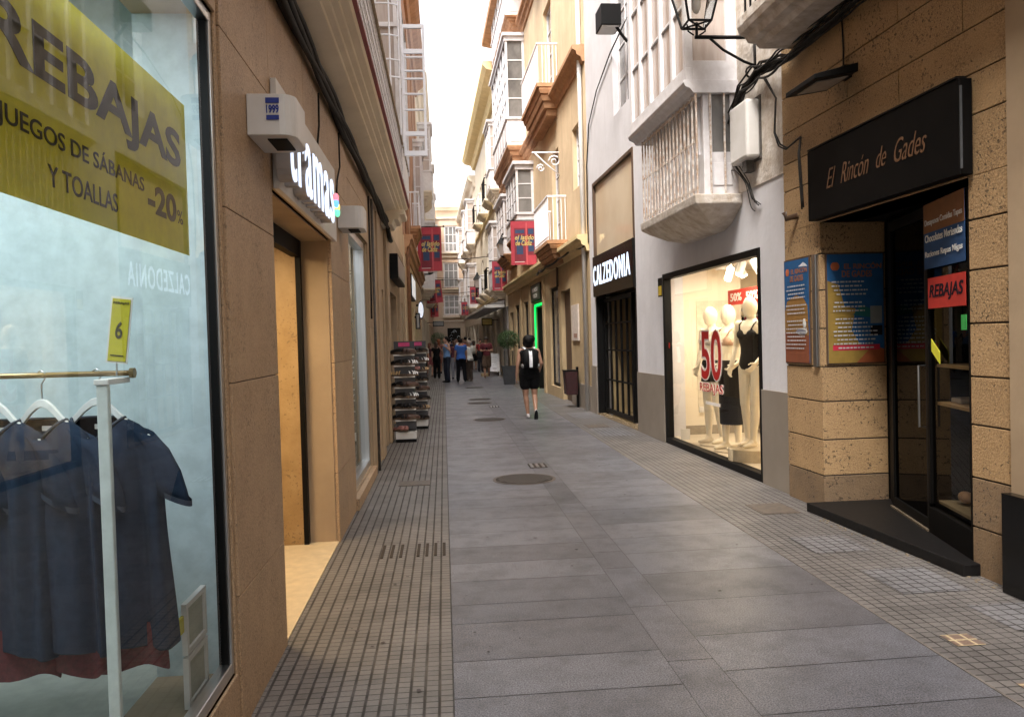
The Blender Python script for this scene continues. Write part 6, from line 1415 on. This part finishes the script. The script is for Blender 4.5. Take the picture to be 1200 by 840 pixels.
def topiary(x, y, r, zc, label, seed, pot=True, nleaf=3200):
    t = thing('topiary_tree', label, 'potted tree', (x, y, 0), group='ball-shaped potted trees'); q = random.Random(seed)
    if pot:
        m2 = MB(); m2.rings([[(x + a * s_, y + b * s_, z) for a, b in ((-1, -1), (1, -1), (1, 1), (-1, 1))] for s_, z in ((.19, 0), (.24, .62), (.255, .62), (.255, .66), (.22, .66), (.21, .58))]); m2.build('planter', mat('planter_grey', (.045, .045, .05), (.03, .03, .035), 5, .5), t)
        MB().box(x - .2, x + .2, y - .2, y + .2, .55, .6).build('soil', X['earth'], t)
    m2 = MB(); m2.tube([(x, y, .5), (x + .01, y, .9), (x - .01, y, 1.2), (x, y, zc - r * .3)], .035, 8, .022)
    for k in range(9): a = k * 2.4; m2.tube([(x, y, zc - r * .55 + k * .02), (x + cos(a) * r * .6, y + sin(a) * r * .6, zc + (k % 3 - 1) * r * .4)], .012, 5, .005)
    m2.build('trunk', X['brown'], t)
    m2 = MB()
    for k in range(nleaf):
        u = q.uniform(-1, 1); a = q.uniform(0, 2 * pi); rad = r * (q.uniform(.35, 1) ** .45) * (1 + .10 * sin(3 * a + seed) * (1 - u * u) + .07 * sin(7 * a + 5 * u)); s_ = math.sqrt(1 - u * u)
        c = Vector((x + rad * s_ * cos(a) * 1.06, y + rad * s_ * sin(a) * 1.06, zc + rad * u * .92)); l = q.uniform(.018, .034)
        d1 = Vector((q.uniform(-1, 1), q.uniform(-1, 1), q.uniform(-1, 1))).normalized(); d2 = d1.cross(Vector((q.uniform(-1, 1), q.uniform(-1, 1), 1))).normalized()
        m2.quad(tuple(c - d1 * l), tuple(c + d2 * l * .45), tuple(c + d1 * l), tuple(c - d2 * l * .45))
    m2.build('crown', X['leaf'], t, normals=False)
topiary(2.30, 28.4, .38, 1.60, 'ball-shaped potted tree in a tall grey planter on the right', 3)
topiary(-.33, 46.0, .42, 1.75, 'far ball-shaped tree on the left behind the group', 8, True, 2400)
MB
gp = thing('planter_wrap', 'clear plastic wrap around the stem of the right potted tree', 'wrap', (2.3, 28.4, .66))
MB().rings([[(2.3 + .17 * cos(a), 28.4 + .17 * sin(a), z) for a in [2 * pi * k / 16 for k in range(16)]] for z in (.66, 1.2)], cap=False).build('film', X['glassR'], gp)
ab = thing('advertising_board', 'white A-frame board standing left of the potted tree', 'A-board', (2.2, 35.5, 0))
mb = MB(lambda a, d, z: (2.2 + a, 35.5 - d - (1 - z) * .28, z)); mb.box(-.22, .22, 0, .02, .2, .98); mb.build('panel', flat('board_white', (.72, .71, .72)), ab)
mb = MB(lambda a, d, z: (2.2 + a, 35.5 - d - (1 - z) * .28, z)); mb.box(-.25, -.22, -.005, .025, 0, 1.0); mb.box(.22, .25, -.005, .025, 0, 1.0); mb.box(-.22, .22, -.004, .024, .98, 1.0); mb.build('frame', X['wplastic'], ab)
mb = MB(lambda a, d, z: (2.2 + a, 35.5 + d + (1 - z) * .28, z)); mb.box(-.24, -.21, 0, .02, 0, .98); mb.box(.21, .24, 0, .02, 0, .98); mb.build('rear_leg', X['brown'], ab)
mb = MB(lambda a, d, z: (2.2 + a, 35.5 - d - (1 - z) * .28, z)); [mb.box(-.10, .10, .021, .023, z, z + .02) for z in (.85, .78, .7, .62)]; mb.box(-.06, .1, .021, .023, .32, .36); mb.build('print', flat('board_print', (.45, .40, .42)), ab)
tag(MB().box(1.62, 1.95, 35.2, 35.9, .0, .12).build('wooden_pallet', flat('pallet', (.5, .38, .22)), bevel=.01), 'low pale wooden box on the ground left of the A-frame board', 'box')
